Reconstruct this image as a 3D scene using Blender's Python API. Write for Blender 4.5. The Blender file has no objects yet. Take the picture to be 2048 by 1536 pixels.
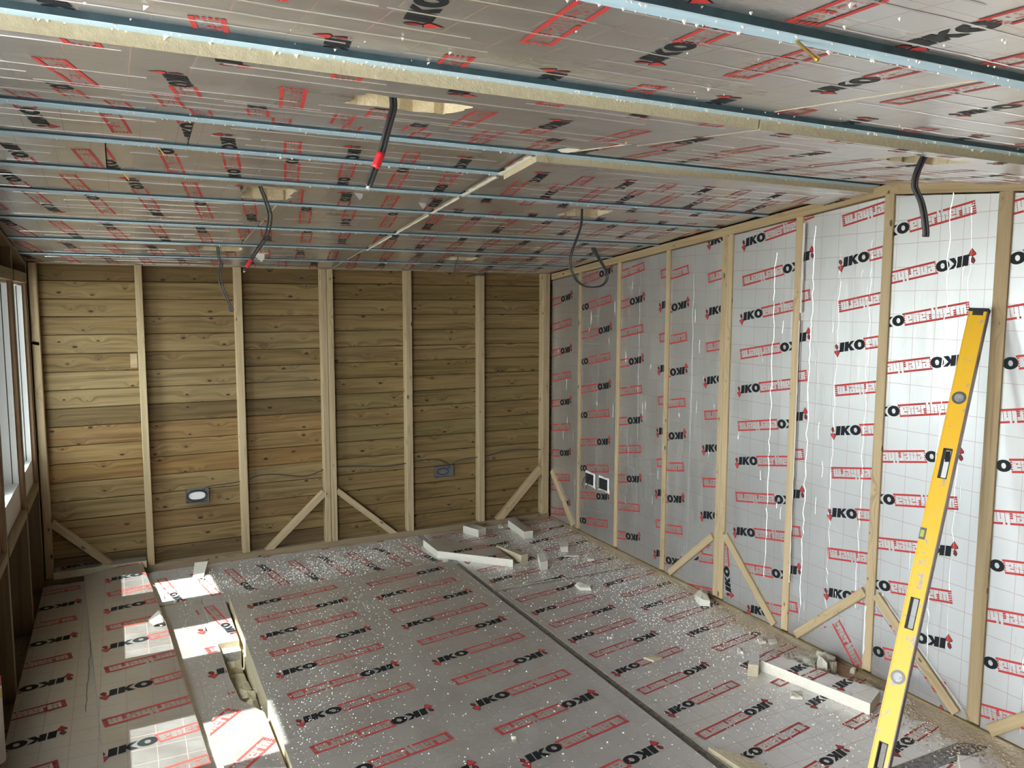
import bpy, math, random
from mathutils import Vector, Matrix
from mathutils.geometry import tessellate_polygon

random.seed(7)
R = random.random
scene = bpy.context.scene
col = scene.collection

# ------------------------------------------------------------------ camera
FPX = 1575.15
CAM = Vector((-3.11416, -5.55922, 1.76236))
YAW, PITCH, ROLL = 0.461537, -0.101665, 0.0024655
fwd = Vector((math.sin(YAW) * math.cos(PITCH), math.cos(YAW) * math.cos(PITCH), math.sin(PITCH)))
rgt = Vector((math.cos(YAW), -math.sin(YAW), 0))
up = rgt.cross(fwd)
r2 = math.cos(ROLL) * rgt + math.sin(ROLL) * up
u2 = -math.sin(ROLL) * rgt + math.cos(ROLL) * up
cd = bpy.data.cameras.new('camera')
cam = bpy.data.objects.new('camera', cd)
col.objects.link(cam)
cd.sensor_fit = 'HORIZONTAL'
cd.sensor_width = 36.0
cd.lens = 36.0 * FPX / 2048.0
cd.clip_start = 0.02
m = Matrix((r2, u2, -fwd)).transposed().to_4x4()
m.translation = CAM
cam.matrix_world = m
scene.camera = cam

# ------------------------------------------------------------------ light
scene.view_settings.view_transform = 'Standard'
scene.view_settings.look = 'None'
scene.view_settings.gamma = 1.0
scene.view_settings.use_curve_mapping = False
scene.view_settings.exposure = 0.66
scene.cycles.use_denoising = True
scene.cycles.use_adaptive_sampling = True
scene.cycles.adaptive_threshold = 0.025
scene.cycles.max_bounces = 8
scene.cycles.diffuse_bounces = 5
scene.cycles.glossy_bounces = 5
scene.cycles.transparent_max_bounces = 8
scene.cycles.caustics_reflective = False
scene.cycles.caustics_refractive = False
scene.cycles.sample_clamp_indirect = 8.0
world = bpy.data.worlds.new('sky')
scene.world = world
world.use_nodes = True
bg = world.node_tree.nodes['Background']
bg.inputs['Color'].default_value = (0.88, 0.95, 1.0, 1)
bg.inputs['Strength'].default_value = 12
SUN_TAN = 1.64
sd = Vector((1.0, 0.05, -SUN_TAN)).normalized()
sl = bpy.data.lights.new('sun', 'SUN')
sl.energy = 17
sl.angle = math.radians(0.55)
sl.color = (1.0, 0.96, 0.89)
sun = bpy.data.objects.new('sun', sl)
sun.rotation_euler = sd.to_track_quat('-Z', 'Y').to_euler()
sun.location = (-12, -3, 14)
col.objects.link(sun)


def portal(loc, sx, sy, normal):
    a = bpy.data.lights.new('window_portal', 'AREA')
    a.shape = 'RECTANGLE'
    a.size, a.size_y = sx, sy
    a.cycles.is_portal = True
    o = bpy.data.objects.new('window_portal', a)
    o.location = loc
    o.rotation_euler = Vector(normal).to_track_quat('-Z', 'Z').to_euler()
    col.objects.link(o)


# ------------------------------------------------------------------ node helpers
def new_mat(name):
    mt = bpy.data.materials.new(name)
    mt.use_nodes = True
    nt = mt.node_tree
    return mt, nt, nt.nodes['Principled BSDF']


def nd(nt, typ, **kw):
    n = nt.nodes.new(typ)
    for k, v in kw.items():
        if k.startswith('i_'):
            n.inputs[k[2:].replace('_', ' ')].default_value = v
        else:
            setattr(n, k, v)
    return n


def mth(nt, op, a, b=None, c=None, clamp=False):
    n = nt.nodes.new('ShaderNodeMath')
    n.operation = op
    n.use_clamp = clamp
    for i, v in enumerate((a, b, c)):
        if v is None:
            continue
        if isinstance(v, (int, float)):
            n.inputs[i].default_value = v
        else:
            nt.links.new(v, n.inputs[i])
    return n.outputs[0]


def mixc(nt, fac, a, b, blend='MIX'):
    n = nt.nodes.new('ShaderNodeMix')
    n.data_type = 'RGBA'
    n.blend_type = blend
    for sock, v in ((n.inputs[0], fac), (n.inputs[6], a), (n.inputs[7], b)):
        if isinstance(v, (int, float)):
            sock.default_value = v
        elif isinstance(v, tuple):
            sock.default_value = v if len(v) == 4 else (*v, 1)
        else:
            nt.links.new(v, sock)
    return n.outputs[2]


def ramp(nt, fac, stops):
    n = nt.nodes.new('ShaderNodeValToRGB')
    e = n.color_ramp.elements
    e[0].position, e[0].color = stops[0][0], (*stops[0][1], 1)
    e[1].position, e[1].color = stops[-1][0], (*stops[-1][1], 1)
    for p, c in stops[1:-1]:
        x = e.new(p)
        x.color = (*c, 1)
    nt.links.new(fac, n.inputs[0])
    return n.outputs[0]


def mapping(nt, vec, scale=(1, 1, 1), loc=None):
    n = nt.nodes.new('ShaderNodeMapping')
    n.inputs['Scale'].default_value = scale
    nt.links.new(vec, n.inputs['Vector'])
    if loc is not None:
        nt.links.new(loc, n.inputs['Location'])
    return n.outputs[0]


def noise(nt, vec, scale, detail=3, rough=0.55, dist=0.0):
    n = nd(nt, 'ShaderNodeTexNoise')
    n.inputs['Scale'].default_value = scale
    n.inputs['Detail'].default_value = detail
    n.inputs['Roughness'].default_value = rough
    n.inputs['Distortion'].default_value = dist
    nt.links.new(vec, n.inputs['Vector'])
    return n.outputs['Fac']


GRID = 0.1035


def foil_material(name, base, rough, dust, bump=0.25, stretch=(1, 1, 1), metallic=0.9, band=0.0):
    """aluminium facing printed with a thin red grid; dust = matt crumbs lying on it"""
    mt, nt, bs = new_mat(name)
    uv = nd(nt, 'ShaderNodeUVMap').outputs[0]
    geo = nd(nt, 'ShaderNodeNewGeometry').outputs['Position']
    sep = nd(nt, 'ShaderNodeSeparateXYZ')
    nt.links.new(uv, sep.inputs[0])
    masks = []
    for k, w in ((0, 0.009), (1, 0.011)):
        f = mth(nt, 'FRACT', mth(nt, 'DIVIDE', sep.outputs[k], GRID))
        d = mth(nt, 'ABSOLUTE', mth(nt, 'SUBTRACT', f, 0.5))
        masks.append(mth(nt, 'LESS_THAN', d, w))
    line = mth(nt, 'MAXIMUM', masks[0], masks[1])
    tone = noise(nt, mapping(nt, geo, stretch), 2.3, 4)
    c = mixc(nt, mth(nt, 'MULTIPLY', tone, 0.9, clamp=True), tuple(v * 0.80 for v in base), base)
    c = mixc(nt, mth(nt, 'MULTIPLY', line, 0.60), c, (0.42, 0.17, 0.17))
    rg = mth(nt, 'ADD', rough - 0.1, mth(nt, 'MULTIPLY', noise(nt, mapping(nt, geo, stretch), 9.0, 3), 0.22))
    met = mth(nt, 'SUBTRACT', metallic, mth(nt, 'MULTIPLY', line, 0.4))
    if dust > 0:
        sp = nd(nt, 'ShaderNodeSeparateXYZ')
        nt.links.new(geo, sp.inputs[0])
        # crumbs gather along the right hand wall and towards the back wall
        gx = mth(nt, 'MULTIPLY', mth(nt, 'ADD', sp.outputs[0], 1.15), 0.42, clamp=True)
        gy = mth(nt, 'MULTIPLY', mth(nt, 'ADD', sp.outputs[1], 1.5), 0.26, clamp=True)
        edge = mth(nt, 'MAXIMUM', mth(nt, 'POWER', gx, 1.3), gy)
        big = noise(nt, geo, 3.1, 5, 0.65, 0.4)
        fine = noise(nt, geo, 42.0, 5, 0.75)
        v = mth(nt, 'ADD', mth(nt, 'ADD', mth(nt, 'MULTIPLY', edge, 0.55), mth(nt, 'MULTIPLY', big, 0.45)),
                mth(nt, 'MULTIPLY', fine, 0.85))
        mask = mth(nt, 'MULTIPLY', mth(nt, 'SUBTRACT', v, 0.88 - 0.10 * dust), 3.0, clamp=True)
        mask = mth(nt, 'MULTIPLY', mask, 0.82)
        dc = mixc(nt, gx, (0.62, 0.59, 0.56), (0.62, 0.53, 0.40))
        c = mixc(nt, mask, c, dc)
        met = mth(nt, 'MULTIPLY', met, mth(nt, 'SUBTRACT', 1.0, mask))
        rg = mth(nt, 'ADD', rg, mth(nt, 'MULTIPLY', mask, 0.4), clamp=True)
    nt.links.new(c, bs.inputs['Base Color'])
    nt.links.new(rg, bs.inputs['Roughness'])
    nt.links.new(met, bs.inputs['Metallic'])
    h = mth(nt, 'ADD', noise(nt, mapping(nt, geo, stretch), 14.0, 4, 0.6, 0.6),
            mth(nt, 'MULTIPLY', noise(nt, mapping(nt, geo, stretch), 70.0, 2), 0.25))
    b = nd(nt, 'ShaderNodeBump')
    b.inputs['Strength'].default_value = bump
    b.inputs['Distance'].default_value = 0.006
    nt.links.new(h, b.inputs['Height'])
    nt.links.new(b.outputs[0], bs.inputs['Normal'])
    return mt


def plain(name, color, rough=0.6, metallic=0.0, var=0.0, vscale=20.0, bump=0.0, stretch=(1, 1, 1), spec=0.5):
    mt, nt, bs = new_mat(name)
    bs.inputs['Roughness'].default_value = rough
    bs.inputs['Metallic'].default_value = metallic
    bs.inputs['Specular IOR Level'].default_value = spec
    if var > 0 or bump > 0:
        geo = nd(nt, 'ShaderNodeNewGeometry').outputs['Position']
        f = noise(nt, mapping(nt, geo, stretch), vscale, 5, 0.65)
        lo = tuple(max(0, v * (1 - var)) for v in color)
        hi = tuple(min(1, v * (1 + var)) for v in color)
        nt.links.new(ramp(nt, f, [(0.3, lo), (0.7, hi)]), bs.inputs['Base Color'])
        if bump > 0:
            b = nd(nt, 'ShaderNodeBump')
            b.inputs['Strength'].default_value = bump
            b.inputs['Distance'].default_value = 0.01
            nt.links.new(f, b.inputs['Height'])
            nt.links.new(b.outputs[0], bs.inputs['Normal'])
    else:
        bs.inputs['Base Color'].default_value = (*color, 1)
    return mt


def wood_material(name, light, dark, knot_scale=3.2, knot_amt=1.0, rough=0.65):
    """sawn softwood, grain along the first UV axis (metres); object colour tints each piece"""
    mt, nt, bs = new_mat(name)
    uv = nd(nt, 'ShaderNodeUVMap').outputs[0]
    oi = nd(nt, 'ShaderNodeObjectInfo')
    cx = nd(nt, 'ShaderNodeCombineXYZ')
    for k, f in ((0, 37.0), (1, 11.0), (2, 23.0)):
        nt.links.new(mth(nt, 'MULTIPLY', oi.outputs['Random'], f), cx.inputs[k])
    vec = mapping(nt, uv, (1, 1, 1), cx.outputs[0])
    kv = mapping(nt, vec, (1.0, 2.1, 1.0))
    vo = nd(nt, 'ShaderNodeTexVoronoi')
    vo.voronoi_dimensions = '2D'
    vo.inputs['Scale'].default_value = knot_scale
    vo.inputs['Randomness'].default_value = 1.0
    nt.links.new(kv, vo.inputs['Vector'])
    dist = vo.outputs['Distance']
    near = mth(nt, 'SUBTRACT', 1.0, mth(nt, 'MULTIPLY', dist, 2.6), clamp=True)
    warp = mth(nt, 'MULTIPLY', mth(nt, 'POWER', near, 2.0), 0.05)
    sp = nd(nt, 'ShaderNodeSeparateXYZ')
    nt.links.new(vec, sp.inputs[0])
    cb = nd(nt, 'ShaderNodeCombineXYZ')
    nt.links.new(mth(nt, 'MULTIPLY', sp.outputs[0], 0.9), cb.inputs[0])
    nt.links.new(mth(nt, 'MULTIPLY', mth(nt, 'ADD', sp.outputs[1], warp), 24.0), cb.inputs[1])
    g1 = noise(nt, cb.outputs[0], 1.6, 4, 0.6, 0.5)
    g2 = noise(nt, mapping(nt, cb.outputs[0], (1.2, 5.0, 1)), 2.0, 3, 0.6)
    g = mth(nt, 'ADD', mth(nt, 'MULTIPLY', g1, 0.72), mth(nt, 'MULTIPLY', g2, 0.28))
    c = ramp(nt, g, [(0.33, tuple(v * 0.8 for v in dark)), (0.47, tuple((a + b) / 2 for a, b in zip(dark, light))), (0.60, light)])
    sc_ = nd(nt, 'ShaderNodeSeparateColor')
    nt.links.new(vo.outputs['Color'], sc_.inputs[0])
    kr = mth(nt, 'ADD', mth(nt, 'MULTIPLY', sc_.outputs[0], 0.055), 0.025)
    kn = mth(nt, 'MULTIPLY', mth(nt, 'SUBTRACT', kr, dist), 40.0, clamp=True)
    halo = mth(nt, 'MULTIPLY', mth(nt, 'SUBTRACT', 0.15, dist), 3.5, clamp=True)
    c = mixc(nt, mth(nt, 'MULTIPLY', halo, 0.45 * knot_amt), c, tuple(v * 0.7 for v in dark))
    c = mixc(nt, mth(nt, 'MULTIPLY', kn, 0.95 * knot_amt), c, (0.028, 0.016, 0.008))
    c = mixc(nt, 1.0, c, oi.outputs['Color'], 'MULTIPLY')
    nt.links.new(c, bs.inputs['Base Color'])
    bs.inputs['Roughness'].default_value = rough
    bs.inputs['Specular IOR Level'].default_value = 0.3
    b = nd(nt, 'ShaderNodeBump')
    b.inputs['Strength'].default_value = 0.12
    b.inputs['Distance'].default_value = 0.002
    nt.links.new(g, b.inputs['Height'])
    nt.links.new(b.outputs[0], bs.inputs['Normal'])
    return mt


M = {}
M['foil_wall'] = foil_material('foil_wall', (0.80, 0.80, 0.79), 0.40, 0.0, 0.22, (1, 1, 0.25))
M['foil_ceiling'] = foil_material('foil_ceiling', (0.80, 0.79, 0.775), 0.30, 0.0, 0.26, (0.12, 1, 1))
M['foil_floor'] = foil_material('foil_floor', (0.82, 0.82, 0.82), 0.42, 1.0, 0.15, metallic=0.85)
M['foil_loose'] = foil_material('foil_loose', (0.80, 0.80, 0.80), 0.34, 0.0, 0.12, metallic=0.93)
M['foil_speck'] = foil_material('foil_speckled', (0.82, 0.82, 0.82), 0.40, 0.2, 0.12, metallic=0.86)
M['red'] = plain('print_red', (0.50, 0.05, 0.045), 0.5, spec=0.25)
M['red_dark'] = plain('print_dark_red', (0.20, 0.015, 0.02), 0.45)
M['black'] = plain('print_black', (0.011, 0.014, 0.017), 0.5, spec=0.2)
M['foam'] = plain('foam_core', (0.58, 0.50, 0.34), 0.9, 0, 0.10, 60, 0.4)
M['foam_pale'] = plain('foam_pale', (0.80, 0.76, 0.65), 0.9, 0, 0.06, 60, 0.3)
M['stud'] = wood_material('stud_pine', (0.54, 0.43, 0.285), (0.42, 0.315, 0.19), 4.0, 0.8)
M['clad'] = wood_material('cladding_pine', (0.295, 0.207, 0.094), (0.14, 0.090, 0.034), 4.4, 1.0)
M['joinery'] = wood_material('window_timber', (0.26, 0.20, 0.125), (0.17, 0.125, 0.072), 1.5, 0.3)
M['blue'] = plain('blue_steel', (0.50, 0.72, 0.86), 0.42, 0.15, 0.10, 8, 0, (0.2, 6, 6))
M['blue_dark'] = plain('teal_batten_side', (0.04, 0.085, 0.11), 0.6, 0, 0.3, 30)
M['white'] = plain('upvc_white', (0.86, 0.87, 0.87), 0.3)
M['rubber'] = plain('rubber_black', (0.015, 0.015, 0.015), 0.6)
M['membrane'] = plain('breather_membrane', (0.035, 0.05, 0.046), 1.0, 0, 0.3, 6, spec=0.05)
M['dark'] = plain('dark_underlay', (0.10, 0.095, 0.09), 0.9, 0, 0.3, 12)
M['tape'] = plain('grey_joint', (0.33, 0.33, 0.33), 0.75, 0, 0.5, 60)
M['cable'] = plain('cable_grey', (0.055, 0.055, 0.06), 0.45)
M['cable_b'] = plain('cable_black', (0.022, 0.022, 0.024), 0.45)
M['tape_red'] = plain('red_tape', (0.65, 0.02, 0.03), 0.4)
M['copper'] = plain('cut_cable_end', (0.75, 0.68, 0.6), 0.5)
M['steel'] = plain('galvanised_steel', (0.20, 0.205, 0.205), 0.5, 0.5, 0.2, 40)
M['screw'] = plain('brass_screw', (0.62, 0.45, 0.16), 0.35, 0.9)
M['yellow'] = None
M['dust'] = plain('foam_crumb', (0.86, 0.84, 0.80), 0.9)
M['sawdust'] = plain('sawdust', (0.68, 0.56, 0.40), 0.95, 0, 0.22, 90, 0.8)
M['paving'] = plain('paving', (0.34, 0.33, 0.31), 0.9, 0, 0.1, 3)
M['fence'] = plain('fence_boards', (0.16, 0.12, 0.08), 0.9, 0, 0.3, 9)
M['roof'] = plain('roof_deck', (0.30, 0.22, 0.13), 0.8)
mt, nt, bs = new_mat('level_yellow')
g_ = nd(nt, 'ShaderNodeNewGeometry').outputs['Position']
f_ = noise(nt, g_, 26, 4, 0.6)
k_ = mth(nt, 'MULTIPLY', mth(nt, 'SUBTRACT', f_, 0.585), 14, clamp=True)
nt.links.new(mixc(nt, k_, (0.80, 0.46, 0.02), (0.42, 0.34, 0.28)), bs.inputs['Base Color'])
bs.inputs['Roughness'].default_value = 0.42
M['yellow'] = mt
M['level_edge'] = plain('level_edge', (0.15, 0.11, 0.10), 0.5, 0.2, 0.2, 30)
mt, nt, bs = new_mat('window_glass')
nt.nodes.remove(bs)
tr = nd(nt, 'ShaderNodeBsdfTransparent')
tr.inputs[0].default_value = (0.93, 0.96, 0.95, 1)
gl = nd(nt, 'ShaderNodeBsdfGlossy')
gl.inputs['Roughness'].default_value = 0.02
lw_ = nd(nt, 'ShaderNodeLayerWeight')
fz = mth(nt, 'ADD', mth(nt, 'MULTIPLY', mth(nt, 'POWER', lw_.outputs['Facing'], 5.0), 0.7), 0.05)
mx = nd(nt, 'ShaderNodeMixShader')
nt.links.new(fz, mx.inputs[0])
nt.links.new(tr.outputs[0], mx.inputs[1])
nt.links.new(gl.outputs[0], mx.inputs[2])
nt.links.new(mx.outputs[0], nt.nodes['Material Output'].inputs[0])
M['glass'] = mt
mt, nt, bs = new_mat('vial_liquid')
bs.inputs['Base Color'].default_value = (0.45, 0.50, 0.10, 1)
bs.inputs['Roughness'].default_value = 0.15
M['vial'] = mt
M['vial_grey'] = plain('vial_grey', (0.10, 0.10, 0.10), 0.35, 0.3)
M['vial_clear'] = plain('vial_clear', (0.30, 0.30, 0.29), 0.35, 0.1, 0.4, 60)


# ------------------------------------------------------------------ object helpers
def tag(o, label=None, cat=None, group=None, kind=None):
    for k, v in (('label', label), ('category', cat), ('group', group), ('kind', kind)):
        if v:
            o[k] = v
    return o


def empty(name, loc=(0, 0, 0)):
    o = bpy.data.objects.new(name, None)
    o.location = loc
    o.empty_display_size = 0.1
    col.objects.link(o)
    return o


def put(o, parent):
    """parent keeping world place"""
    if parent is not None:
        o.parent = parent
        o.matrix_parent_inverse = Matrix.Translation(parent.location).inverted() if parent.type == 'EMPTY' else Matrix()
    return o


class MB:
    """collects faces with material index and UV"""

    def __init__(s):
        s.v, s.f, s.mi, s.uv = [], [], [], []

    def face(s, pts, mi=0, uv=None):
        b = len(s.v)
        s.v.extend([tuple(p) for p in pts])
        s.f.append(tuple(range(b, b + len(pts))))
        s.mi.append(mi)
        s.uv.append(uv if uv else [(0, 0)] * len(pts))

    def build(s, name, mats, parent=None, weld=True, smooth=False):
        me = bpy.data.meshes.new(name)
        me.from_pydata(s.v, [], s.f)
        for mname in mats:
            me.materials.append(M[mname])
        me.polygons.foreach_set('material_index', s.mi)
        ul = me.uv_layers.new(name='UVMap')
        flat = []
        for u in s.uv:
            for a in u:
                flat.extend((float(a[0]), float(a[1])))
        ul.data.foreach_set('uv', flat)
        if weld:
            import bmesh
            bm = bmesh.new()
            bm.from_mesh(me)
            bmesh.ops.remove_doubles(bm, verts=bm.verts, dist=1e-5)
            bm.to_mesh(me)
            bm.free()
        if smooth:
            me.polygons.foreach_set('use_smooth', [True] * len(me.polygons))
        me.update()
        o = bpy.data.objects.new(name, me)
        col.objects.link(o)
        return put(o, parent)


def prism(mb, p0, p1, W, T, ch=0.003, mi=0):
    """bar from p0 to p1 with half-vectors W and T, chamfered edges; UV = (along, around)"""
    p0, p1, W, T = Vector(p0), Vector(p1), Vector(W), Vector(T)
    w, t = W.length, T.length
    a, b = max(0.0, 1 - ch / w), max(0.0, 1 - ch / t)
    sec = [(-a, -1), (a, -1), (1, -b), (1, b), (a, 1), (-a, 1), (-1, b), (-1, -b)]
    L = (p1 - p0).length
    s = 0.0
    acc = []
    for i in range(8):
        acc.append(s)
        q, r = sec[i], sec[(i + 1) % 8]
        s += math.hypot((r[0] - q[0]) * w, (r[1] - q[1]) * t)
    acc.append(s)
    A = [p0 + W * x + T * y for x, y in sec]
    B = [p1 + W * x + T * y for x, y in sec]
    flip = (W.cross(T)).dot(p1 - p0) < 0
    for i in range(8):
        j = (i + 1) % 8
        q = [A[i], A[j], B[j], B[i]]
        u = [(0, acc[i]), (0, acc[i + 1]), (L, acc[i + 1]), (L, acc[i])]
        if flip:
            q.reverse()
            u.reverse()
        mb.face(q, mi, u)
    ua = [(x * w * .3, y * t) for x, y in sec]
    if flip:
        mb.face(A, mi, ua)
        mb.face(B[::-1], mi, ua[::-1])
    else:
        mb.face(A[::-1], mi, ua[::-1])
        mb.face(B, mi, ua)
    return mb


def bar(name, p0, p1, W, T, mat, parent=None, ch=0.003, tint=None):
    o = prism(MB(), p0, p1, W, T, ch).build(name, [mat], parent)
    if tint:
        o.color = (*tint, 1)
    return o


def abox(mb, x0, x1, y0, y1, z0, z1, mi=0):
    """axis aligned box in mb"""
    P = lambda x, y, z: (x, y, z)
    q = [[P(x0, y0, z0), P(x0, y1, z0), P(x1, y1, z0), P(x1, y0, z0)],
         [P(x0, y0, z1), P(x1, y0, z1), P(x1, y1, z1), P(x0, y1, z1)],
         [P(x0, y0, z0), P(x1, y0, z0), P(x1, y0, z1), P(x0, y0, z1)],
         [P(x1, y1, z0), P(x0, y1, z0), P(x0, y1, z1), P(x1, y1, z1)],
         [P(x0, y1, z0), P(x0, y0, z0), P(x0, y0, z1), P(x0, y1, z1)],
         [P(x1, y0, z0), P(x1, y1, z0), P(x1, y1, z1), P(x1, y0, z1)]]
    for f in q:
        n = [(a[0] * .7 + a[1], a[2] if abs(f[0][2] - f[2][2]) > 1e-9 else a[0]) for a in f]
        mb.face(f, mi, n)
    return mb


def catmull(pts, n=6):
    P = [Vector(p) for p in pts]
    out = []
    for i in range(len(P) - 1):
        a, b, c, d = P[max(i - 1, 0)], P[i], P[i + 1], P[min(i + 2, len(P) - 1)]
        for k in range(n):
            t = k / n
            out.append(0.5 * ((2 * b) + (c - a) * t + (2 * a - 5 * b + 4 * c - d) * t * t + (3 * b - a - 3 * c + d) * t ** 3))
    out.append(P[-1])
    return out


def tube(mb, pts, r, seg=8, mi=0, off=(0, 0, 0)):
    pts = [Vector(p) + Vector(off) for p in pts]
    rings = []
    for i, p in enumerate(pts):
        t = (pts[min(i + 1, len(pts) - 1)] - pts[max(i - 1, 0)])
        t = t.normalized() if t.length > 1e-9 else Vector((0, 0, 1))
        a = t.cross(Vector((0.13, 1, 0.07))).normalized()
        b = t.cross(a)
        rings.append([p + a * (r * math.cos(2 * math.pi * k / seg)) + b * (r * math.sin(2 * math.pi * k / seg)) for k in range(seg)])
    for i in range(len(rings) - 1):
        for k in range(seg):
            j = (k + 1) % seg
            mb.face([rings[i][k], rings[i + 1][k], rings[i + 1][j], rings[i][j]], mi)
    mb.face(rings[0], mi)
    mb.face(rings[-1][::-1], mi)
    return mb


# ------------------------------------------------------------------ printed facing
def rect(x0, y0, x1, y1):
    return [(x0, y0), (x1, y0), (x1, y1), (x0, y1)]


def make_logo():
    """polygons (convex) of one print, x from the trowel (0) to the block end (.465); material 0 black 1 red 2 dark red"""
    L = []
    sl_ = 0.22
    sh = lambda pts: [(x + y * sl_, y) for x, y in pts]
    h = 0.0225
    L.append((sh(rect(0.017, -h, 0.043, h)), 0))
    # K
    L.append((sh(rect(0.047, -h, 0.069, h)), 0))
    L.append((sh([(0.069, -0.005), (0.080, 0.003), (0.102, h), (0.080, h), (0.069, 0.010)]), 0))
    L.append((sh([(0.069, -0.005), (0.082, -h), (0.106, -h), (0.080, 0.003)]), 0))
    # O
    cx, n = 0.132, 24
    for k in range(n):
        a, b = 2 * math.pi * k / n, 2 * math.pi * (k + 1) / n
        o = lambda t: (cx + 0.0315 * math.cos(t), 0.0245 * math.sin(t))
        i = lambda t: (cx + 0.0095 * math.cos(t), 0.0115 * math.sin(t))
        L.append(([i(a), o(a), o(b), i(b)], 0))
    # trowel: outlined red blade, dark handle
    L.append(([(-0.002, -0.046), (0.016, -0.022), (0.015, -0.015), (0, -0.010), (-0.017, -0.014), (-0.017, -0.022)], 0))
    L.append(([(-0.002, -0.043), (0.0135, -0.022), (0.0125, -0.017), (0, -0.0125), (-0.0145, -0.016), (-0.0145, -0.022)], 1))
    L.append(([(0.0, -0.012), (0.009, -0.001), (0.008, 0.012), (-0.002, 0.020), (-0.011, 0.010), (-0.008, -0.002)], 0))
    L.append(([(0.0, -0.010), (0.0065, -0.001), (0.0055, 0.011), (-0.002, 0.017), (-0.0085, 0.009), (-0.006, -0.002)], 2))
    # block
    x0, x1, H = 0.160, 0.465, 0.0285
    bt = 0.0088
    u = 0.0324
    names = 'enertherm'
    wd = dict(e=1.0, n=1.05, r=0.78, t=0.62, h=1.05, m=1.5)
    xs, x = [], 0.1695
    for ch in names:
        xs.append((ch, x, x + wd[ch] * u * 0.985))
        x += wd[ch] * u
    t0, h0 = xs[4][1], xs[5][1]
    segs = [(x0 - 0.004, t0 + 0.002), (t0 + 0.013, h0 + 0.001), (h0 + 0.011, x1)]
    for a, b in segs:
        L.append((rect(a, H - bt, b, H), 1))
    L.append((rect(x0 + 0.002, -H, x1, -H + bt), 1))
    n = 4
    for k in range(n):
        yy = -H + bt + (2 * H - 2 * bt) * (k + 0.5) / n
        L.append((rect(0.450, yy - 0.0030, x1, yy + 0.0030), 1))
        L.append((rect(0.1600, yy - 0.0026, 0.1670, yy + 0.0026), 1))
    yb, yt = -H + bt + 0.001, H - bt - 0.001

    def vline(xx, ya, yb_, w=0.0011, k=4):
        for q in range(k):
            c0 = ya + (yb_ - ya) * q / k
            c1 = ya + (yb_ - ya) * (q + 0.72) / k
            L.append((rect(xx - w, c0, xx + w, c1), 1))
    for ch, a, b in xs:
        wdt = b - a
        vline(b, yb, yt)
        c = (a + b) / 2
        if ch in 'nh':
            vline(c + .001, yb, yb + (yt - yb) * 0.72, 0.0012, 3)
        elif ch == 'm':
            vline(a + wdt * .36, yb, yb + (yt - yb) * 0.75, 0.0012, 3)
            vline(a + wdt * .68, yb, yb + (yt - yb) * 0.75, 0.0012, 3)
        elif ch == 'e':
            L.append((rect(c - .002, 0.0035, c + .0022, 0.0105), 1))
            L.append((rect(c - .001, -0.0085, b - .001, -0.0050), 1))
        elif ch == 'r':
            for q in range(3):
                y0_ = yb + q * 0.0085
                L.append((rect(c + .001, y0_, b, y0_ + 0.0062), 1))
    return L


LOGO = make_logo()
LANG = math.radians(10.0)
LEN = 0.465
ROWP = 0.4085


def clip_poly(poly, clip):
    out = poly
    n = len(clip)
    for i in range(n):
        (ax, ay), (bx, by) = clip[i], clip[(i + 1) % n]
        ex, ey = bx - ax, by - ay
        inp, out = out, []
        if not inp:
            return []
        s = inp[-1]
        ds = ex * (s[1] - ay) - ey * (s[0] - ax)
        for p in inp:
            dp = ex * (p[1] - ay) - ey * (p[0] - ax)
            if (dp >= 0) != (ds >= 0):
                t = ds / (ds - dp)
                out.append((s[0] + (p[0] - s[0]) * t, s[1] + (p[1] - s[1]) * t))
            if dp >= 0:
                out.append(p)
            s, ds = p, dp
    return out if len(out) > 2 else []


def ccw(p):
    a = sum(p[i][0] * p[(i + 1) % len(p)][1] - p[(i + 1) % len(p)][0] * p[i][1] for i in range(len(p)))
    return p if a > 0 else p[::-1]


def inside(pt, clip, m):
    n = len(clip)
    for i in range(n):
        (ax, ay), (bx, by) = clip[i], clip[(i + 1) % n]
        ex, ey = bx - ax, by - ay
        l = math.hypot(ex, ey)
        if (ex * (pt[1] - ay) - ey * (pt[0] - ax)) / l < m:
            return False
    return True


def pattern(u0, v0, scale, bbox, cs=0.622, cv=0.225, rowp=ROWP):
    """placements (u, v, angle) of prints that can touch bbox for a sheet whose first print starts at (u0, v0)"""
    a0, b0, a1, b1 = bbox
    res = []
    P = rowp * scale
    for c in range(-12, 13):
        uu = u0 + c * cs * scale
        if uu > a1 + .05 or uu + 0.5 * scale < a0:
            continue
        vv = v0 + c * cv * scale
        k0 = int(math.floor((b0 - .4 - vv) / P))
        k1 = int(math.ceil((b1 + .4 - vv) / P))
        for k in range(k0, k1 + 1):
            v = vv + k * P
            res.append((uu, v, LANG, scale))
            vi = v - 0.209 * scale
            res.append((uu + LEN * math.cos(LANG) * scale, vi + LEN * math.sin(LANG) * scale, LANG + math.pi, scale))
    return res


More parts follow.
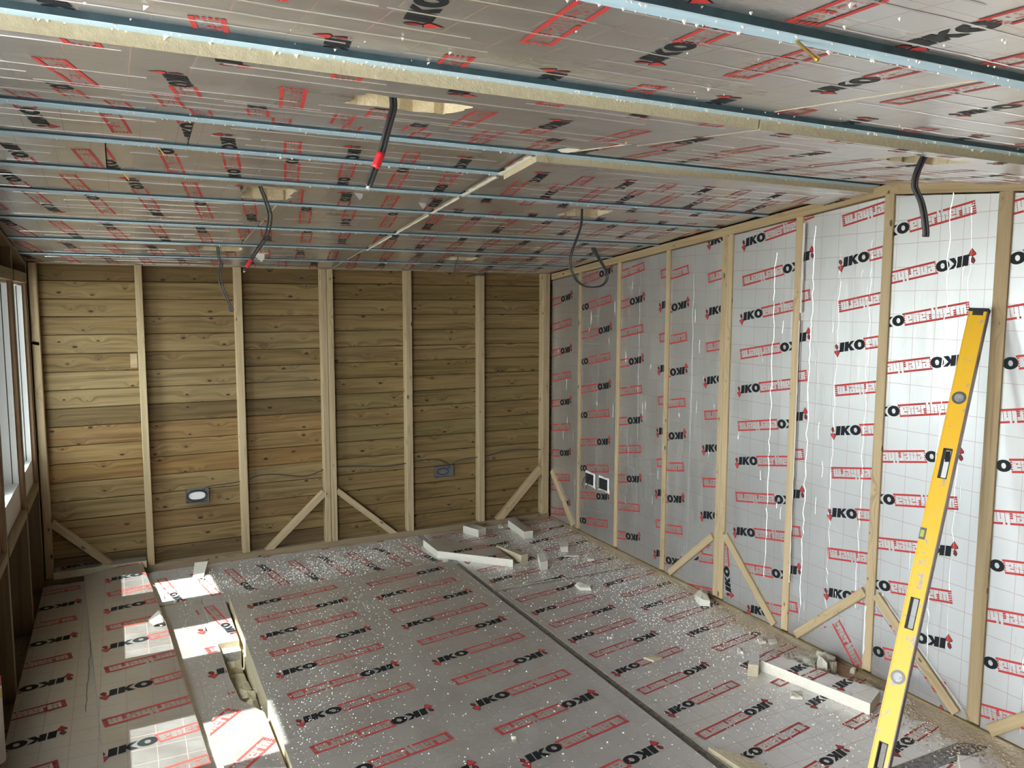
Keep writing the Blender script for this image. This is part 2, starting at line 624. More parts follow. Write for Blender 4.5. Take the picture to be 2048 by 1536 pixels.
def print_mesh(logos, cells, F, z=0.0007):
    """F(u, v, n) -> world; returns MB with the lettering clipped to the convex cells"""
    mb = MB()
    cells = [ccw(c) for c in cells]
    for (lu, lv, an, sc) in logos:
        ca, sa = math.cos(an) * sc, math.sin(an) * sc
        tr_ = lambda p: (lu + p[0] * ca - p[1] * sa, lv + p[0] * sa + p[1] * ca)
        ce = tr_((0.2325, 0))
        for cell in cells:
            xs = [p[0] for p in cell]
            ys = [p[1] for p in cell]
            if ce[0] < min(xs) - .3 * sc or ce[0] > max(xs) + .3 * sc or ce[1] < min(ys) - .3 * sc or ce[1] > max(ys) + .3 * sc:
                continue
            full = inside(ce, cell, 0.26 * sc)
            for poly, mi in LOGO:
                q = [tr_(p) for p in poly]
                if not full:
                    q = clip_poly(q, cell)
                    if not q:
                        continue
                zz = z + (0.0004 if mi else 0.0)
                mb.face([F(a, b, zz) for a, b in q], mi)
    return mb


def frame(O, U, V):
    O, U, V = Vector(O), Vector(U).normalized(), Vector(V).normalized()
    N = U.cross(V).normalized()
    return (lambda u, v, n=0.0: O + U * u + V * v + N * n)


def crease(mb, F, pts, w=0.004, h=0.0022):
    """raised fold in the facing along (u, v) points"""
    for i in range(len(pts) - 1):
        (a, b), (c, d) = pts[i], pts[i + 1]
        l = math.hypot(c - a, d - b) or 1
        nx, ny = -(d - b) / l * w / 2, (c - a) / l * w / 2
        q = [(a + nx, b + ny), (a - nx, b - ny), (c - nx, d - ny), (c + nx, d + ny)]
        A = [F(q[0][0], q[0][1], 0.0005), F(a, b, h), F(c, d, h), F(q[3][0], q[3][1], 0.0005)]
        B = [F(a, b, h), F(q[1][0], q[1][1], 0.0005), F(q[2][0], q[2][1], 0.0005), F(c, d, h)]
        mb.face(A[::-1], 0)
        mb.face(B[::-1], 0)


def insulation_board(name, outline, F, thick, foil, logos=(), holes=(), cells=None, parent=None, foam='foam', bevel=0.0, hole_depth=0.04,
                     creases=(), grid0=(0.0, 0.0)):
    """board with outline (u, v) polygon, facing towards +n of frame F, foam edges; holes are jagged pockets cut into the face"""
    outline = ccw(list(outline))
    mb = MB()
    g = lambda p: (p[0] - grid0[0], p[1] - grid0[1])
    if holes:
        rings = [[Vector((a, b, 0)) for a, b in outline]] + [[Vector((a, b, 0)) for a, b in ccw(list(hh))[::-1]] for hh in holes]
        flat = [p for r_ in rings for p in r_]
        for t in tessellate_polygon(rings):
            q = ccw([(flat[i].x, flat[i].y) for i in t])
            mb.face([F(a, b, 0) for a, b in q], 0, [g(p) for p in q])
        for hh in holes:
            hh = ccw(list(hh))
            for i in range(len(hh)):
                a, b = hh[i], hh[(i + 1) % len(hh)]
                mb.face([F(a[0], a[1], 0), F(a[0], a[1], -hole_depth), F(b[0], b[1], -hole_depth), F(b[0], b[1], 0)][::-1], 1)
            cx = sum(p[0] for p in hh) / len(hh)
            cy = sum(p[1] for p in hh) / len(hh)
            for i in range(len(hh)):
                a, b = hh[i], hh[(i + 1) % len(hh)]
                mb.face([F(cx, cy, -hole_depth), F(a[0], a[1], -hole_depth), F(b[0], b[1], -hole_depth)], 1)
    else:
        mb.face([F(a, b, 0) for a, b in outline], 0, [g(p) for p in outline])
    n = len(outline)
    for i in range(n):
        a, b = outline[i], outline[(i + 1) % n]
        q = [F(a[0], a[1], 0), F(a[0], a[1], -thick), F(b[0], b[1], -thick), F(b[0], b[1], 0)]
        mb.face(q, 1)
    mb.face([F(a, b, -thick) for a, b in outline[::-1]], 0, [g(p) for p in outline[::-1]])
    o = mb.build(name, [foil, foam], parent)
    if cells is None:
        cells = [outline]
    if logos:
        pm = print_mesh(logos, cells, F)
        if pm.f:
            p = pm.build('printed_lettering', ['black', 'red', 'red_dark'], o, weld=False)
            tag(p, kind='stuff')
    if creases:
        cm = MB()
        for pts, w, h in creases:
            crease(cm, F, pts, w, h)
        tag(cm.build('foil_crease', [foil], o, weld=False), kind='stuff')
    return o


def rect_cells(outer, hole):
    (a0, b0, a1, b1), (c0, d0, c1, d1) = outer, hole
    return [rect(a0, b0, c0, b1), rect(c1, b0, a1, b1), rect(c0, b0, c1, d0), rect(c0, d1, c1, b1)]


def jag(x0, y0, x1, y1, j, n=7):
    pts = []
    cs = [(x0, y0), (x1, y0), (x1, y1), (x0, y1)]
    for i in range(4):
        a, b = cs[i], cs[(i + 1) % 4]
        for k in range(n):
            t = k / n
            pts.append((a[0] + (b[0] - a[0]) * t + (R() - .5) * j, a[1] + (b[1] - a[1]) * t + (R() - .5) * j))
    return pts

# ================================================================== ROOM
S, YR = 0.09777, -3.0918
ZR = 2.0 - S * YR
XL, YF = -3.6, -6.2
zc = lambda y: 2.0 - S * y if y >= YR else ZR + S * (y - YR)


def wallp(name):
    return tag(empty(name), kind='structure')


# ---------------------------------------------------------------- outside ground, roof, shell
mb = MB()
mb.face([(-30, -30, -0.32), (30, -30, -0.32), (30, 30, -0.32), (-30, 30, -0.32)], 0)
tag(mb.build('ground', ['paving']), kind='structure')

ceiling = wallp('ceiling')
mb = MB()
e = 0.35
for ya, yb in ((0.45, YR), (YR, YF - 0.45)):
    za, zb = zc(min(ya, 0.45)) + 0.09, zc(yb) + 0.09
    A = [(-3.95, ya, za), (0.35, ya, za), (0.35, yb, zb), (-3.95, yb, zb)]
    B = [(x, y, z + 0.05) for x, y, z in A]
    mb.face(A)
    mb.face(B[::-1])
    for i in range(4):
        j = (i + 1) % 4
        mb.face([A[i], B[i], B[j], A[j]])
mb.build('roof_deck', ['roof'], ceiling)

# ---------------------------------------------------------------- back wall
wall_back = wallp('wall_back')
zl = [2.02, 1.898, 1.785, 1.675, 1.562, 1.444, 1.330, 1.215, 1.100, 0.984, 0.861, 0.748, 0.627, 0.506, 0.382, 0.260, 0.141, 0.018]
tl = [(.60, .55, .48), (.98, .96, .92), (1.04, 1.01, .98), (.92, .88, .84), (1.05, 1.05, 1.08), (.86, .82, .76), (1.04, 1.05, 1.08),
      (1.02, 1.03, 1.06), (.60, .57, .52), (1.0, .86, .76), (1.08, .98, .88), (.98, .82, .64), (1.10, 1.08, 1.06), (1.00, 1.0, 1.0),
      (.84, .76, .70), (1.02, 1.0, .96), (.56, .54, .54)]
tr2 = [(.92, .86, .78), (.80, .78, .66), (1.02, 1.02, .98), (1.08, 1.06, 1.0), (1.04, 1.04, 1.0), (1.02, 1.0, .96), (.88, .86, .72), (1.02, 1.0, .94),
       (.92, .94, .86), (.98, .94, .86), (.86, .90, .80), (.94, .94, .86), (1.0, 1.0, .92), (.94, .90, .82), (.90, .88, .78), (.86, .82, .74), (.76, .74, .66)]
for half, (xa, xb, tints) in enumerate(((-3.66, -1.802, tl), (-1.798, 0.06, tr2))):
    for i in range(17):
        z1, z0 = zl[i], zl[i + 1]
        dz = 0.0 if half == 0 else 0.004
        w = (z1 - z0) / 2 - 0.0015
        zc_ = (z1 + z0) / 2 + dz
        # each plank leans out a little at its lower edge so the joints cast a line
        up_ = Vector((0, 0.006, 1)).normalized()
        o = bar('plank', (xa, 0.081, zc_), (xb, 0.081, zc_), up_ * w, Vector((0, 0.010, 0)), 'clad', wall_back, 0.004, tints[i])
mb = abox(MB(), -3.75, 0.12, 0.094, 0.11, -0.2, 2.1)
mb.build('sheathing', ['membrane'], wall_back)
for xs_, w in ((-3.572, .022), (-2.994, .021), (-2.394, .024), (-1.824, .0215), (-1.779, .0215), (-1.201, .025), (-0.611, .025), (-0.04, .032)):
    t = 0.95 + 0.2 * R()
    bar('stud', (xs_, 0.035, 0.045), (xs_, 0.035, zc(0) - 0.0), Vector((w, 0, 0)), Vector((0, 0.035, 0)), 'stud', wall_back, 0.003, (t * .96, t * .94, t * .86))
bar('bottom_plate', (-3.6, 0.036, 0.012), (-0.004, 0.036, 0.012), Vector((0, 0.034, 0)), Vector((0, 0, 0.033)), 'stud', wall_back, 0.003, (.62, .60, .56))
bar('top_plate', (-3.6, 0.04, 2.02), (0, 0.04, 2.02), Vector((0, 0.03, 0)), Vector((0, 0, 0.02)), 'stud', wall_back, 0.003, (.8, .8, .8))


def brace(parent, a, b, inplane_w, n, depth=0.035, tint=(1, .98, .9), off=0.035):
    a, b, n = Vector(a), Vector(b), Vector(n)
    d = (b - a).normalized()
    W = d.cross(n).normalized() * inplane_w
    bar('brace', a + n * off, b + n * off, W, n * depth, 'stud', parent, 0.003, tint)


nb = (0, 1, 0)
brace(wall_back, (-3.552, 0, 0.392), (-3.21, 0, 0.055), 0.021, nb, .028, (.8, .76, .66), .032)
brace(wall_back, (-1.845, 0, 0.405), (-2.262, 0, 0.022), 0.021, nb, .028, (1, .98, .92), .032)
brace(wall_back, (-1.758, 0, 0.415), (-1.31, 0, 0.022), 0.021, nb, .028, (1, .98, .92), .032)
brace(wall_back, (-0.07, 0, 0.42), (-0.465, 0, 0.022), 0.026, nb, .028, (.98, .94, .84), .032)
# offcut noggin on the left corner post
bar('noggin', (-3.592, 0.02, 1.52), (-3.555, 0.02, 1.512), Vector((0, 0.02, 0)), Vector((0, 0, 0.012)), 'stud', wall_back, .002, (.7, .66, .56))
# pale smear of tape left on a plank
abox(MB(), -3.062, -3.022, 0.0686, 0.0696, 1.345, 1.435).build('tape_mark', ['stud'], wall_back).color = (.86, .84, .78, 1)

# ---------------------------------------------------------------- right wall
wall_right = wallp('wall_right')
abox(MB(), 0.085, 0.10, -6.3, 0.11, -0.2, 2.5).build('sheathing', ['membrane'], wall_right)
studs = [(-0.4426, .0185), (-0.9593, .0195), (-1.5049, .021), (-2.0225, .0215), (-2.0665, .0215), (-2.5712, .022), (-3.0918, .024), (-3.615, .028),
         (-4.14, .022), (-4.66, .022), (-5.18, .022), (-5.7, .022)]
for y, w in studs:
    t = 0.98 + 0.22 * R()
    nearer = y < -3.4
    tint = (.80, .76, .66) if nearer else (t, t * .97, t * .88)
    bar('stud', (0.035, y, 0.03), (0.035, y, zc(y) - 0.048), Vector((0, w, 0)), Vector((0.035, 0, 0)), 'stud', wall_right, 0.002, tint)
bar('bottom_plate', (0.036, 0.0, 0.006), (0.036, -6.2, 0.006), Vector((0.036, 0, 0)), Vector((0, 0, 0.012)), 'stud', wall_right, 0.002, (.55, .52, .42))
for ya, yb in ((0.0, -1.98), (-1.98, YR), (YR, -6.2)):
    bar('top_plate', (0.035, ya, zc(ya) - 0.024), (0.035, yb, zc(yb) - 0.024), Vector((0.035, 0, 0)), Vector((0, 0, 0.024)), 'stud', wall_right, 0.002, (1.0, .96, .84))
FR = frame((0.010, 0, 0), (0, -1, 0), (0, 0, 1))      # u = -y, v = z, facing -x
bays = [(0.002, 0.4235, -0.153, 1.543), (0.4625, 0.939, 0.395, 1.312), (0.9795, 1.483, 0.783, 1.522), (1.5265, 2.0, 1.239, 1.485),
        (2.0885, 2.5485, 2.165, 1.690), (2.5945, 3.067, 2.195, 1.731), (3.117, 3.586, 3.032, 1.668), (3.644, 4.117, 3.54, 1.92),
        (4.163, 4.637, 4.0, 1.5), (4.683, 5.157, 4.6, 1.6), (5.203, 5.677, 5.1, 1.55), (5.723, 6.19, 5.6, 1.5)]
for k, (ua, ub, u0, v0) in enumerate(bays):
    za, zb = zc(-ua) - 0.055, zc(-ub) - 0.055
    out = [(ua, 0.02), (ub, 0.02), (ub, zb), (ua, za)]
    if ua < -YR < ub:
        out = [(ua, 0.02), (ub, 0.02), (ub, zb), (-YR, ZR - .055), (ua, za)]
    cr_ = []
    nfold = [0, 1, 1, 1, 1, 3, 2, 2][k] if k < 8 else 0
    for q in range(nfold):
        uu = ua + (ub - ua) * ((q + 0.5 + (R() - .5) * .5) / nfold)
        if k == 6 and q == 0:
            uu = 3.385
        if k == 7 and q == 0:
            uu = 3.80
        pts = []
        z = 0.06 + R() * 0.3
        top = za - R() * .15
        while z < top:
            pts.append((uu + (R() - .5) * 0.015, z))
            z += 0.02 + R() * 0.045
        if len(pts) > 3:
            cr_.append((pts, (0.0055 if q == 0 else 0.003) if k > 3 else .0025, (0.0021 if q == 0 else 0.0012) if k > 3 else .0009))
    for q in range(9 if k < 8 else 0):                      # small dents and ripples
        uu, zz = ua + 0.03 + R() * (ub - ua - .06), 0.15 + R() * 1.8
        l = 0.02 + R() * 0.07
        if zz + l < min(za, zb) - .03:
            cr_.append(([(uu, zz), (uu + (R() - .5) * .012, zz + l * .5), (uu + (R() - .5) * .012, zz + l)], 0.003, 0.0014))
    logos = pattern(u0, v0, 1.0, (ua, 0, ub, 2.4), 0.636, 0.229)
    insulation_board('insulation_board', out, FR, 0.06, 'foil_wall', logos, parent=wall_right, creases=cr_, grid0=(u0 + .05, v0))
nr = (1, 0, 0)
for a, b, w, tnt in (((0, -0.03, .405), (0, -0.375, .03), .024, (1.1, 1.06, .95)), ((0, -1.99, .385), (0, -1.585, .035), .022, (1.0, .98, .88)),
                     ((0, -2.095, .42), (0, -2.50, .03), .022, (1.0, .98, .88)), ((0, -3.062, .405), (0, -2.655, .035), .022, (1.0, .97, .86)),
                     ((0, -3.125, .41), (0, -3.545, .035), .022, (.95, .92, .82)), ((0, -4.11, .405), (0, -3.69, .03), .024, (.86, .82, .70))):
    brace(wall_right, a, b, w, nr, 0.012, tnt, 0.006)
# separately cut triangles below the braces, each with its own run of print
FT = frame((0.0078, 0, 0), (0, -1, 0), (0, 0, 1))
for tri, lg in (([(1.62, .02), (2.0, .02), (2.0, .345)], pattern(1.70, .19, 1, (1.5, 0, 2.1, .5))),
                ([(2.0885, .02), (2.46, .02), (2.0885, .375)], [(2.135, .075, math.pi / 2 + .17, 1.0), (2.30, .05, LANG, 1.0)]),
                ([(2.70, .02), (3.067, .02), (3.067, .34)], [(2.78, .33, -.85, 1.0), (2.70, .37, -.85 + math.pi, 1.0)]),
                ([(3.117, .02), (3.50, .02), (3.117, .36)], pattern(3.02, .12, 1, (3, 0, 3.6, .5))),
                ([(.003, .02), (.33, .02), (.003, .35)], pattern(-.19, .03, 1, (-.2, 0, .5, .5)))):
    insulation_board('insulation_board', tri, FT, .0015, 'foil_wall', lg, parent=wall_right)
# strip of cut facing tape along the nearest brace
mb = MB()
prism(mb, (-0.0075, -3.20, .392), (-0.0075, -3.60, .045), Vector((0, .012, .014)), Vector((.0012, 0, 0)), .0004)
mb.build('foil_tape', ['foil_wall'], wall_right)
# torn white facing beside two studs
for y, z0, z1, w in ((-2.60, 1.72, 2.18, .016), (-2.598, .3, 1.7, .007), (-3.072, .1, .35, .01)):
    mb = MB()
    zz = z0
    pr = None
    while zz < z1:
        cur = (Vector((-0.002, y + .002, zz)), Vector((-0.004, y - w * (.4 + .6 * R()), zz)))
        if pr:
            mb.face([pr[0], cur[0], cur[1], pr[1]])
            mb.face([pr[1] + Vector((.002, 0, 0)), cur[1] + Vector((.002, 0, 0)), cur[0] + Vector((.002, 0, 0)), pr[0] + Vector((.002, 0, 0))])
        pr = cur
        zz += .03
    mb.build('torn_facing', ['dust'], wall_right)

# ---------------------------------------------------------------- ceiling
nrm = math.sqrt(1 + S * S)


def ceil_frame(far, drop):
    """drop > 0 hangs below the battens' lower face"""
    n = Vector((0, -S, -1)) if far else Vector((0, S, -1))
    n.normalize()
    if far:
        return frame(Vector((0, 0, 2.0)) + n * drop, (0, -1, S), (-1, 0, 0))
    return frame(Vector((0, YR, ZR)) + n * drop, (0, -1, -S), (-1, 0, 0))


def cpanel(ya, yb, xa, xb, far, drop, u0, v0, rowp=0.411, holes=()):
    """ya further from the camera than yb; xa < xb"""
    F = ceil_frame(far, drop)
    U = (lambda y: -y * nrm) if far else (lambda y: -(y - YR) * nrm)
    ua, ub, va, vb = U(ya), U(yb), -xb, -xa
    outer = (ua, va, ub, vb)
    hl, cells = [], [rect(*outer)]
    for (hx0, hx1, hy0, hy1) in holes:
        h = (U(hy1), -hx1, U(hy0), -hx0)
        hl.append(jag(h[0], h[1], h[2], h[3], 0.022))
        cells = rect_cells(outer, (h[0] - .012, h[1] - .012, h[2] + .012, h[3] + .012))
    logos = pattern(u0, v0, 1.0, (ua, va, ub, vb), rowp=rowp)
    cr_ = []
    wd = ub - ua
    for q in range(max(1, int(wd / 0.085))):
        uu = ua + wd * (q + 0.3 + .5 * R()) / max(1, int(wd / 0.085))
        v = va + R() * .3
        end = vb - R() * .3
        while v < end:
            l = 0.25 + R() * 0.9
            pts = []
            x = v
            while x < min(v + l, end):
                pts.append((uu + (R() - .5) * 0.006, x))
                x += 0.06
            hit = any(U(hh[3]) - .05 < uu < U(hh[2]) + .05 and not (v + l < -hh[1] or v > -hh[0]) for hh in holes)
            if len(pts) > 2 and not hit:
                cr_.append((pts, 0.0036, 0.0022))
            v += l + R() * 0.35
    insulation_board('insulation_board', rect(*outer), F, 0.06, 'foil_ceiling', logos, hl, cells, ceiling, 'foam', hole_depth=0.045, creases=cr_, grid0=(u0, v0))


XJ = -1.76
H1, H2, H3 = (-2.637, -2.39, -3.90, -3.735), (-2.635, -2.44, -2.235, -2.02), (-1.03, -.79, -4.0, -3.86)
H4, H5, H6 = (-1.115, -.885, -2.215, -2.045), (-2.69, -2.46, -.755, -.61), (-1.139, -.922, -.655, -.515)
D0, DL, DF = -0.013, 0.024, -0.007
UN = lambda y: -(y - YR) * nrm
UFa = lambda y: -y * nrm
xl, xr = XL + 0.002, -0.002
cpanel(-4.687, -6.19, xl, xr, False, D0, UN(-4.70), 2.01, .43)
cpanel(-4.106, -4.653, xl, XJ + .05, False, D0, UN(-4.36), 2.686, .43)
cpanel(-4.106, -4.653, XJ + .06, xr, False, D0, UN(-4.36), 2.686, .43)
cpanel(-3.562, -4.072, xl, XJ + .05, False, DL, UN(-3.864) - .458, 3.129, .437, [H1])
cpanel(-3.562, -4.072, XJ + .056, xr, False, DL, UN(-3.864) - .458, 3.129, .437, [H3])
cpanel(-3.287, -3.552, xl, XJ + .04, False, .016, 0.02, 2.93, .43)
cpanel(-3.10, -3.552, XJ + .10, xr, False, .008, 0.02, 2.93, .43)
cpanel(-3.037, -3.253, xl, XJ + .03, False, .002, -0.20, 3.05, .43)
cpanel(-2.735, -3.003, xl, -2.892, True, DF, 2.818, 3.29)
cpanel(-2.735, -3.003, -2.888, XJ - .012, True, DF, 2.435, 2.914, .413)
cpanel(-2.735, -3.003, XJ + .012, xr, True, DL, UFa(-2.875) - .458, 1.642 + .129, .405)
cpanel(-2.355, -2.705, xl, -3.132, True, DF, UFa(-2.585) - .458, 3.406 + .129)
cpanel(-2.355, -2.705, -3.128, XJ - .012, True, DF, 2.325, 3.10)
cpanel(-2.355, -2.705, XJ + .012, xr, True, DF, 2.38, 1.37, .40)
cpanel(-1.975, -2.325, xl, XJ - .01, True, DF, 1.782, 3.18, .41, [H2])
cpanel(-1.975, -2.325, XJ + .01, xr, True, DF, 1.60, 1.37, .40, [H4])
cpanel(-1.405, -1.945, xl, -2.474, True, DF, 1.542, 3.34)
cpanel(-1.405, -1.945, -2.466, XJ - .01, True, DF, 1.542, 3.30)
cpanel(-1.405, -1.945, XJ + .01, xr, True, DF, 1.53, 1.22, .41)
cpanel(-0.875, -1.375, xl, -2.484, True, DF, .874, 3.28, .415)
cpanel(-0.875, -1.375, -2.476, XJ - .012, True, DF, 1.0, 2.36)
cpanel(-0.875, -1.375, XJ + .006, xr, True, DF, .90, 1.45)
cpanel(-0.375, -0.845, xl, XJ - .006, True, DF, .265, 3.07, .41, [H5])
cpanel(-0.375, -0.845, XJ + .004, xr, True, DF, .30, 1.5, .41, [H6])
cpanel(0.09, -0.345, xl, XJ - .004, True, DF, -.2, 3.3)
cpanel(0.09, -0.345, XJ + .004, xr, True, DF, -.15, 1.2)
# foam squeezed into the long joint
for ya, yb, w in ((-2.735, -3.0, .026), (-2.36, -2.70, .022), (-1.98, -2.32, .014), (-1.41, -1.94, .010), (-.88, -1.37, .012)):
    n = Vector((0, -S, -1)).normalized()
    mb = MB()
    k = 9
    pv = None
    for q in range(k + 1):
        y = ya + (yb - ya) * q / k
        f = 0.35 + 0.65 * abs(math.sin(q * 1.3 + ya * 9)) * (0.6 + .4 * R())
        c = Vector((XJ, y, zc(y))) + n * 0.004
        cur = (c + Vector((-w * f, 0, 0)), c + n * 0.006 * f, c + Vector((w * f, 0, 0)))
        if pv:
            mb.face([pv[0], pv[1], cur[1], cur[0]])
            mb.face([pv[1], pv[2], cur[2], cur[1]])
        pv = cur
    mb.build('joint_foam', ['foam_pale'], ceiling)
mb = MB()
pv = None
for q in range(11):
    y = -3.10 - 0.46 * q / 10
    f = .3 + .7 * abs(math.sin(q * .9 + .4))
    c = Vector((-1.70, y, zc(y) - 0.004))
    cur = (c + Vector((-.03 * f, 0, 0)), c + Vector((0, 0, -.012 * f)), c + Vector((.045 * f, 0, 0)))
    if pv:
        mb.face([pv[0], pv[1], cur[1], cur[0]])
        mb.face([pv[1], pv[2], cur[2], cur[1]])
    pv = cur
mb.build('joint_foam', ['foam_pale'], ceiling)
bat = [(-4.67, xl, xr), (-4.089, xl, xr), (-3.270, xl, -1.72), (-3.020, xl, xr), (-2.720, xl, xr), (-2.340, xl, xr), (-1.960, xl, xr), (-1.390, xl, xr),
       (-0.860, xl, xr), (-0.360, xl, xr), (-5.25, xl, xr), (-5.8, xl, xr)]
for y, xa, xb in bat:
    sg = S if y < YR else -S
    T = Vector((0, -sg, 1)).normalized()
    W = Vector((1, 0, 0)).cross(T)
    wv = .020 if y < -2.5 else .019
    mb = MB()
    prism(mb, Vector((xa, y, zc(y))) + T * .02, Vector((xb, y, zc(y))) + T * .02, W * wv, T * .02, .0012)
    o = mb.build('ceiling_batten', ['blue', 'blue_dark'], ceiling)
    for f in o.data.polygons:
        f.material_index = 0 if f.normal.z < -.5 else 1  # lower face light blue, every other face dark teal
# screws left sticking out of the battens
for x, y, dx in ((-2.21, -4.672, .05), (-2.98, -2.72, .02), (-1.80, -3.62, .02), (-3.08, -2.345, .02), (-1.72, -3.02, .015)):
    mb = MB()
    p = Vector((x, y, zc(y) - .002))
    q = p + Vector((dx * .9, .004, -dx * .35 if dx > .03 else -.022))
    tube(mb, [p, q], .0028 if dx > .03 else .002, 6)
    tube(mb, [q, q + (q - p).normalized() * .003], .0055 if dx > .03 else .0035, 8)
    mb.build('screw', ['screw'], ceiling)
# ragged foil scraps hanging at the joints
for k, (x, y, s) in enumerate(((-2.33, -0.60, .06), (-1.86, -2.15, .03), (-2.18, -2.25, .03), (-.98, -3.58, .035))):
    mb = MB()
    z = zc(y) + .004
    pts = [(x - s, y, z), (x - s * .3, y + .01, z - s * .25), (x, y + .02, z - s * .9), (x + s * .3, y + .01, z - s * .5), (x + s * .25, y, z - s * .15), (x + s * .8, y, z)]
    for i in range(1, len(pts) - 1):
        mb.face([pts[0], pts[i], pts[i + 1]], 0)
        mb.face([tuple(Vector(p) + Vector((0, .003, 0))) for p in (pts[0], pts[i + 1], pts[i])], 0)
    mb.build('foil_scrap', ['foam_pale' if k in (0, 3) else 'foil_ceiling'], ceiling)

# ---------------------------------------------------------------- left wall with windows
wall_left = wallp('wall_left')
lst = [-0.035, -0.722, -1.535, -2.66, -3.25]
for y in lst:
    bar('stud', (-3.65, y, -0.05), (-3.65, y, zc(y)), Vector((0, .0225, 0)), Vector((.05, 0, 0)), 'joinery', wall_left, .002, (.92, .92, .88))
bar('top_plate', (-3.63, 0.05, zc(0.05) - .012), (-3.63, YR, ZR - .012), Vector((.032, 0, 0)), Vector((0, 0, .012)), 'joinery', wall_left, .002)
bar('top_plate', (-3.63, YR, ZR - .012), (-3.63, YF, zc(YF) - .012), Vector((.032, 0, 0)), Vector((0, 0, .012)), 'joinery', wall_left, .002)
bar('bottom_plate', (-3.65, 0.05, -0.05), (-3.65, -3.25, -0.05), Vector((.05, 0, 0)), Vector((0, 0, .025)), 'stud', wall_left, .002, (.5, .5, .45))
win = [(-0.0575, -0.6995, -0.275, -0.645), (-0.7445, -1.5125, -1.09, -1.50), (-1.5575, -2.6375, -2.19, -2.58)]
for k, (yb, ya, gb, ga) in enumerate(win):
    # sheathing below and above
    abox(MB(), -3.72, -3.70, ya - .03, yb + .03, -.2, .64).build('sheathing', ['membrane'], wall_left)
    abox(MB(), -3.72, -3.70, ya - .03, yb + .03, 1.90, 2.4).build('sheathing', ['clad'], wall_left)
    w = tag(empty('window_%d' % (k + 1), (-3.66, (ya + yb) / 2, .65)), kind='structure')
    bar('sill', (-3.648, yb, .652), (-3.648, ya, .652), Vector((.052, 0, 0)), Vector((0, 0, .022)), 'joinery', w, .002, (1.1, 1.08, 1.0))
    bar('head', (-3.648, yb, 1.905), (-3.648, ya, 1.905), Vector((.052, 0, 0)), Vector((0, 0, .03)), 'joinery', w, .002, (1.2, 1.2, 1.1))
    for y in (yb - .008, ya + .008):
        bar('lining', (-3.6125, y, .675), (-3.6125, y, 1.875), Vector((0, .008, 0)), Vector((.0095, 0, 0)), 'joinery', w, .002, (1.1, .9, .8))
    z0, z1, gz0, gz1 = .676, 1.874, .82, 1.86
    mb = MB()
    X0, X1 = -3.705, -3.622
    yj = yb - .042
    abox(mb, X0, X1, ya + .001, ga, z0, z1)
    abox(mb, X0, X1, yj, yb - .001, z0, z1)
    abox(mb, X0, X1, ga, yj, z0, gz0)
    abox(mb, X0, X1, ga, yj, gz1, z1)
    mb.build('frame', ['white'], w)
    abox(MB(), X0 + .004, X0 + .012, gb, yj, gz0, gz1).build('added_sun_mask', ['white'], w)  # opaque panel added so that sun enters only through the pane
    abox(MB(), -3.651, -3.647, yj - .003, yj, gz0, gz1).build('gasket', ['rubber'], w)
    abox(MB(), -3.692, -3.687, ga, ga + .003, gz0, gz1).build('gasket', ['rubber'], w)
    abox(MB(), -3.698, -3.694, ga + .001, gb - .001, gz0 + .001, gz1 - .001).build('pane', ['glass'], w)
    portal((-3.735, (ga + gb) / 2, (gz0 + gz1) / 2), gb - ga, gz1 - gz0, (1, 0, 0))
# far end of the left wall behind the camera: solid, then a doorway
mb = MB()
abox(mb, -3.72, -3.66, -3.55, -2.68, -.2, 2.4)
abox(mb, -3.72, -3.66, -6.25, -5.75, -.2, 2.4)
abox(mb, -3.72, -3.66, -5.75, -3.55, 2.0, 2.4)
mb.build('cladding', ['clad'], wall_left)
abox(MB(), -3.75, -3.602, -0.011, 0.067, -.2, 2.05).build('corner_packing', ['dark'], wall_left)

portal((-3.74, -4.65, .9), 2.2, 2.2, (1, 0, 0))
abox(MB(), -6.2, -3.73, -6.6, -3.3, 2.32, 2.38).build('added_sun_canopy', ['roof'], wall_left)  # unseen canopy, added to keep direct sun out of the doorway

# ---------------------------------------------------------------- front wall (behind the camera) closed
wall_front = wallp('wall_front')
mb = MB()
abox(mb, -3.72, 0.1, -6.26, -6.2, -.2, 2.2)
mb.build('cladding', ['clad'], wall_front)

# ---------------------------------------------------------------- floor
floor = wallp('floor')
abox(MB(), -3.72, 0.10, -6.25, 0.11, -.22, -.125).build('sub_base', ['dark'], floor)
FF = lambda z: frame((0, 0, z), (1, 0, 0), (0, 1, 0))
XS = -1.118
insulation_board('insulation_board', rect(XS + .02, -1.285, -.002, 0.0), FF(0), .08, 'foil_floor', pattern(-1.06, -1.14, 1, (XS, -1.3, 0, 0), .607, .195, .4125),
                 parent=floor, grid0=(-1.0, -1.1))
insulation_board('insulation_board', rect(XS + .02, -3.655, -.002, -1.325), FF(0), .08, 'foil_floor', pattern(-1.06, -1.715, 1, (XS, -3.7, 0, -1.3), .607, .195, .4125),
                 parent=floor, grid0=(-1.0, -1.66))
insulation_board('insulation_board', rect(XS + .02, -6.1, -.002, -3.735), FF(0), .08, 'foil_floor', pattern(-.62, -3.98, 1, (XS, -6.1, 0, -3.7), .607, .195, .4125),
                 parent=floor)
# joists showing as dark bands in the joints
mbt = abox(MB(), XS - .03, XS + .0195, -6.1, 0.0, -.1, -.004)
mbt.build('joist', ['tape'], floor)
abox(MB(), XS + .021, -.004, -1.3245, -1.2855, -.1, -.003).build('joist', ['tape'], floor)
abox(MB(), XS + .021, -.004, -3.7345, -3.6555, -.1, -.003).build('joist', ['tape'], floor)
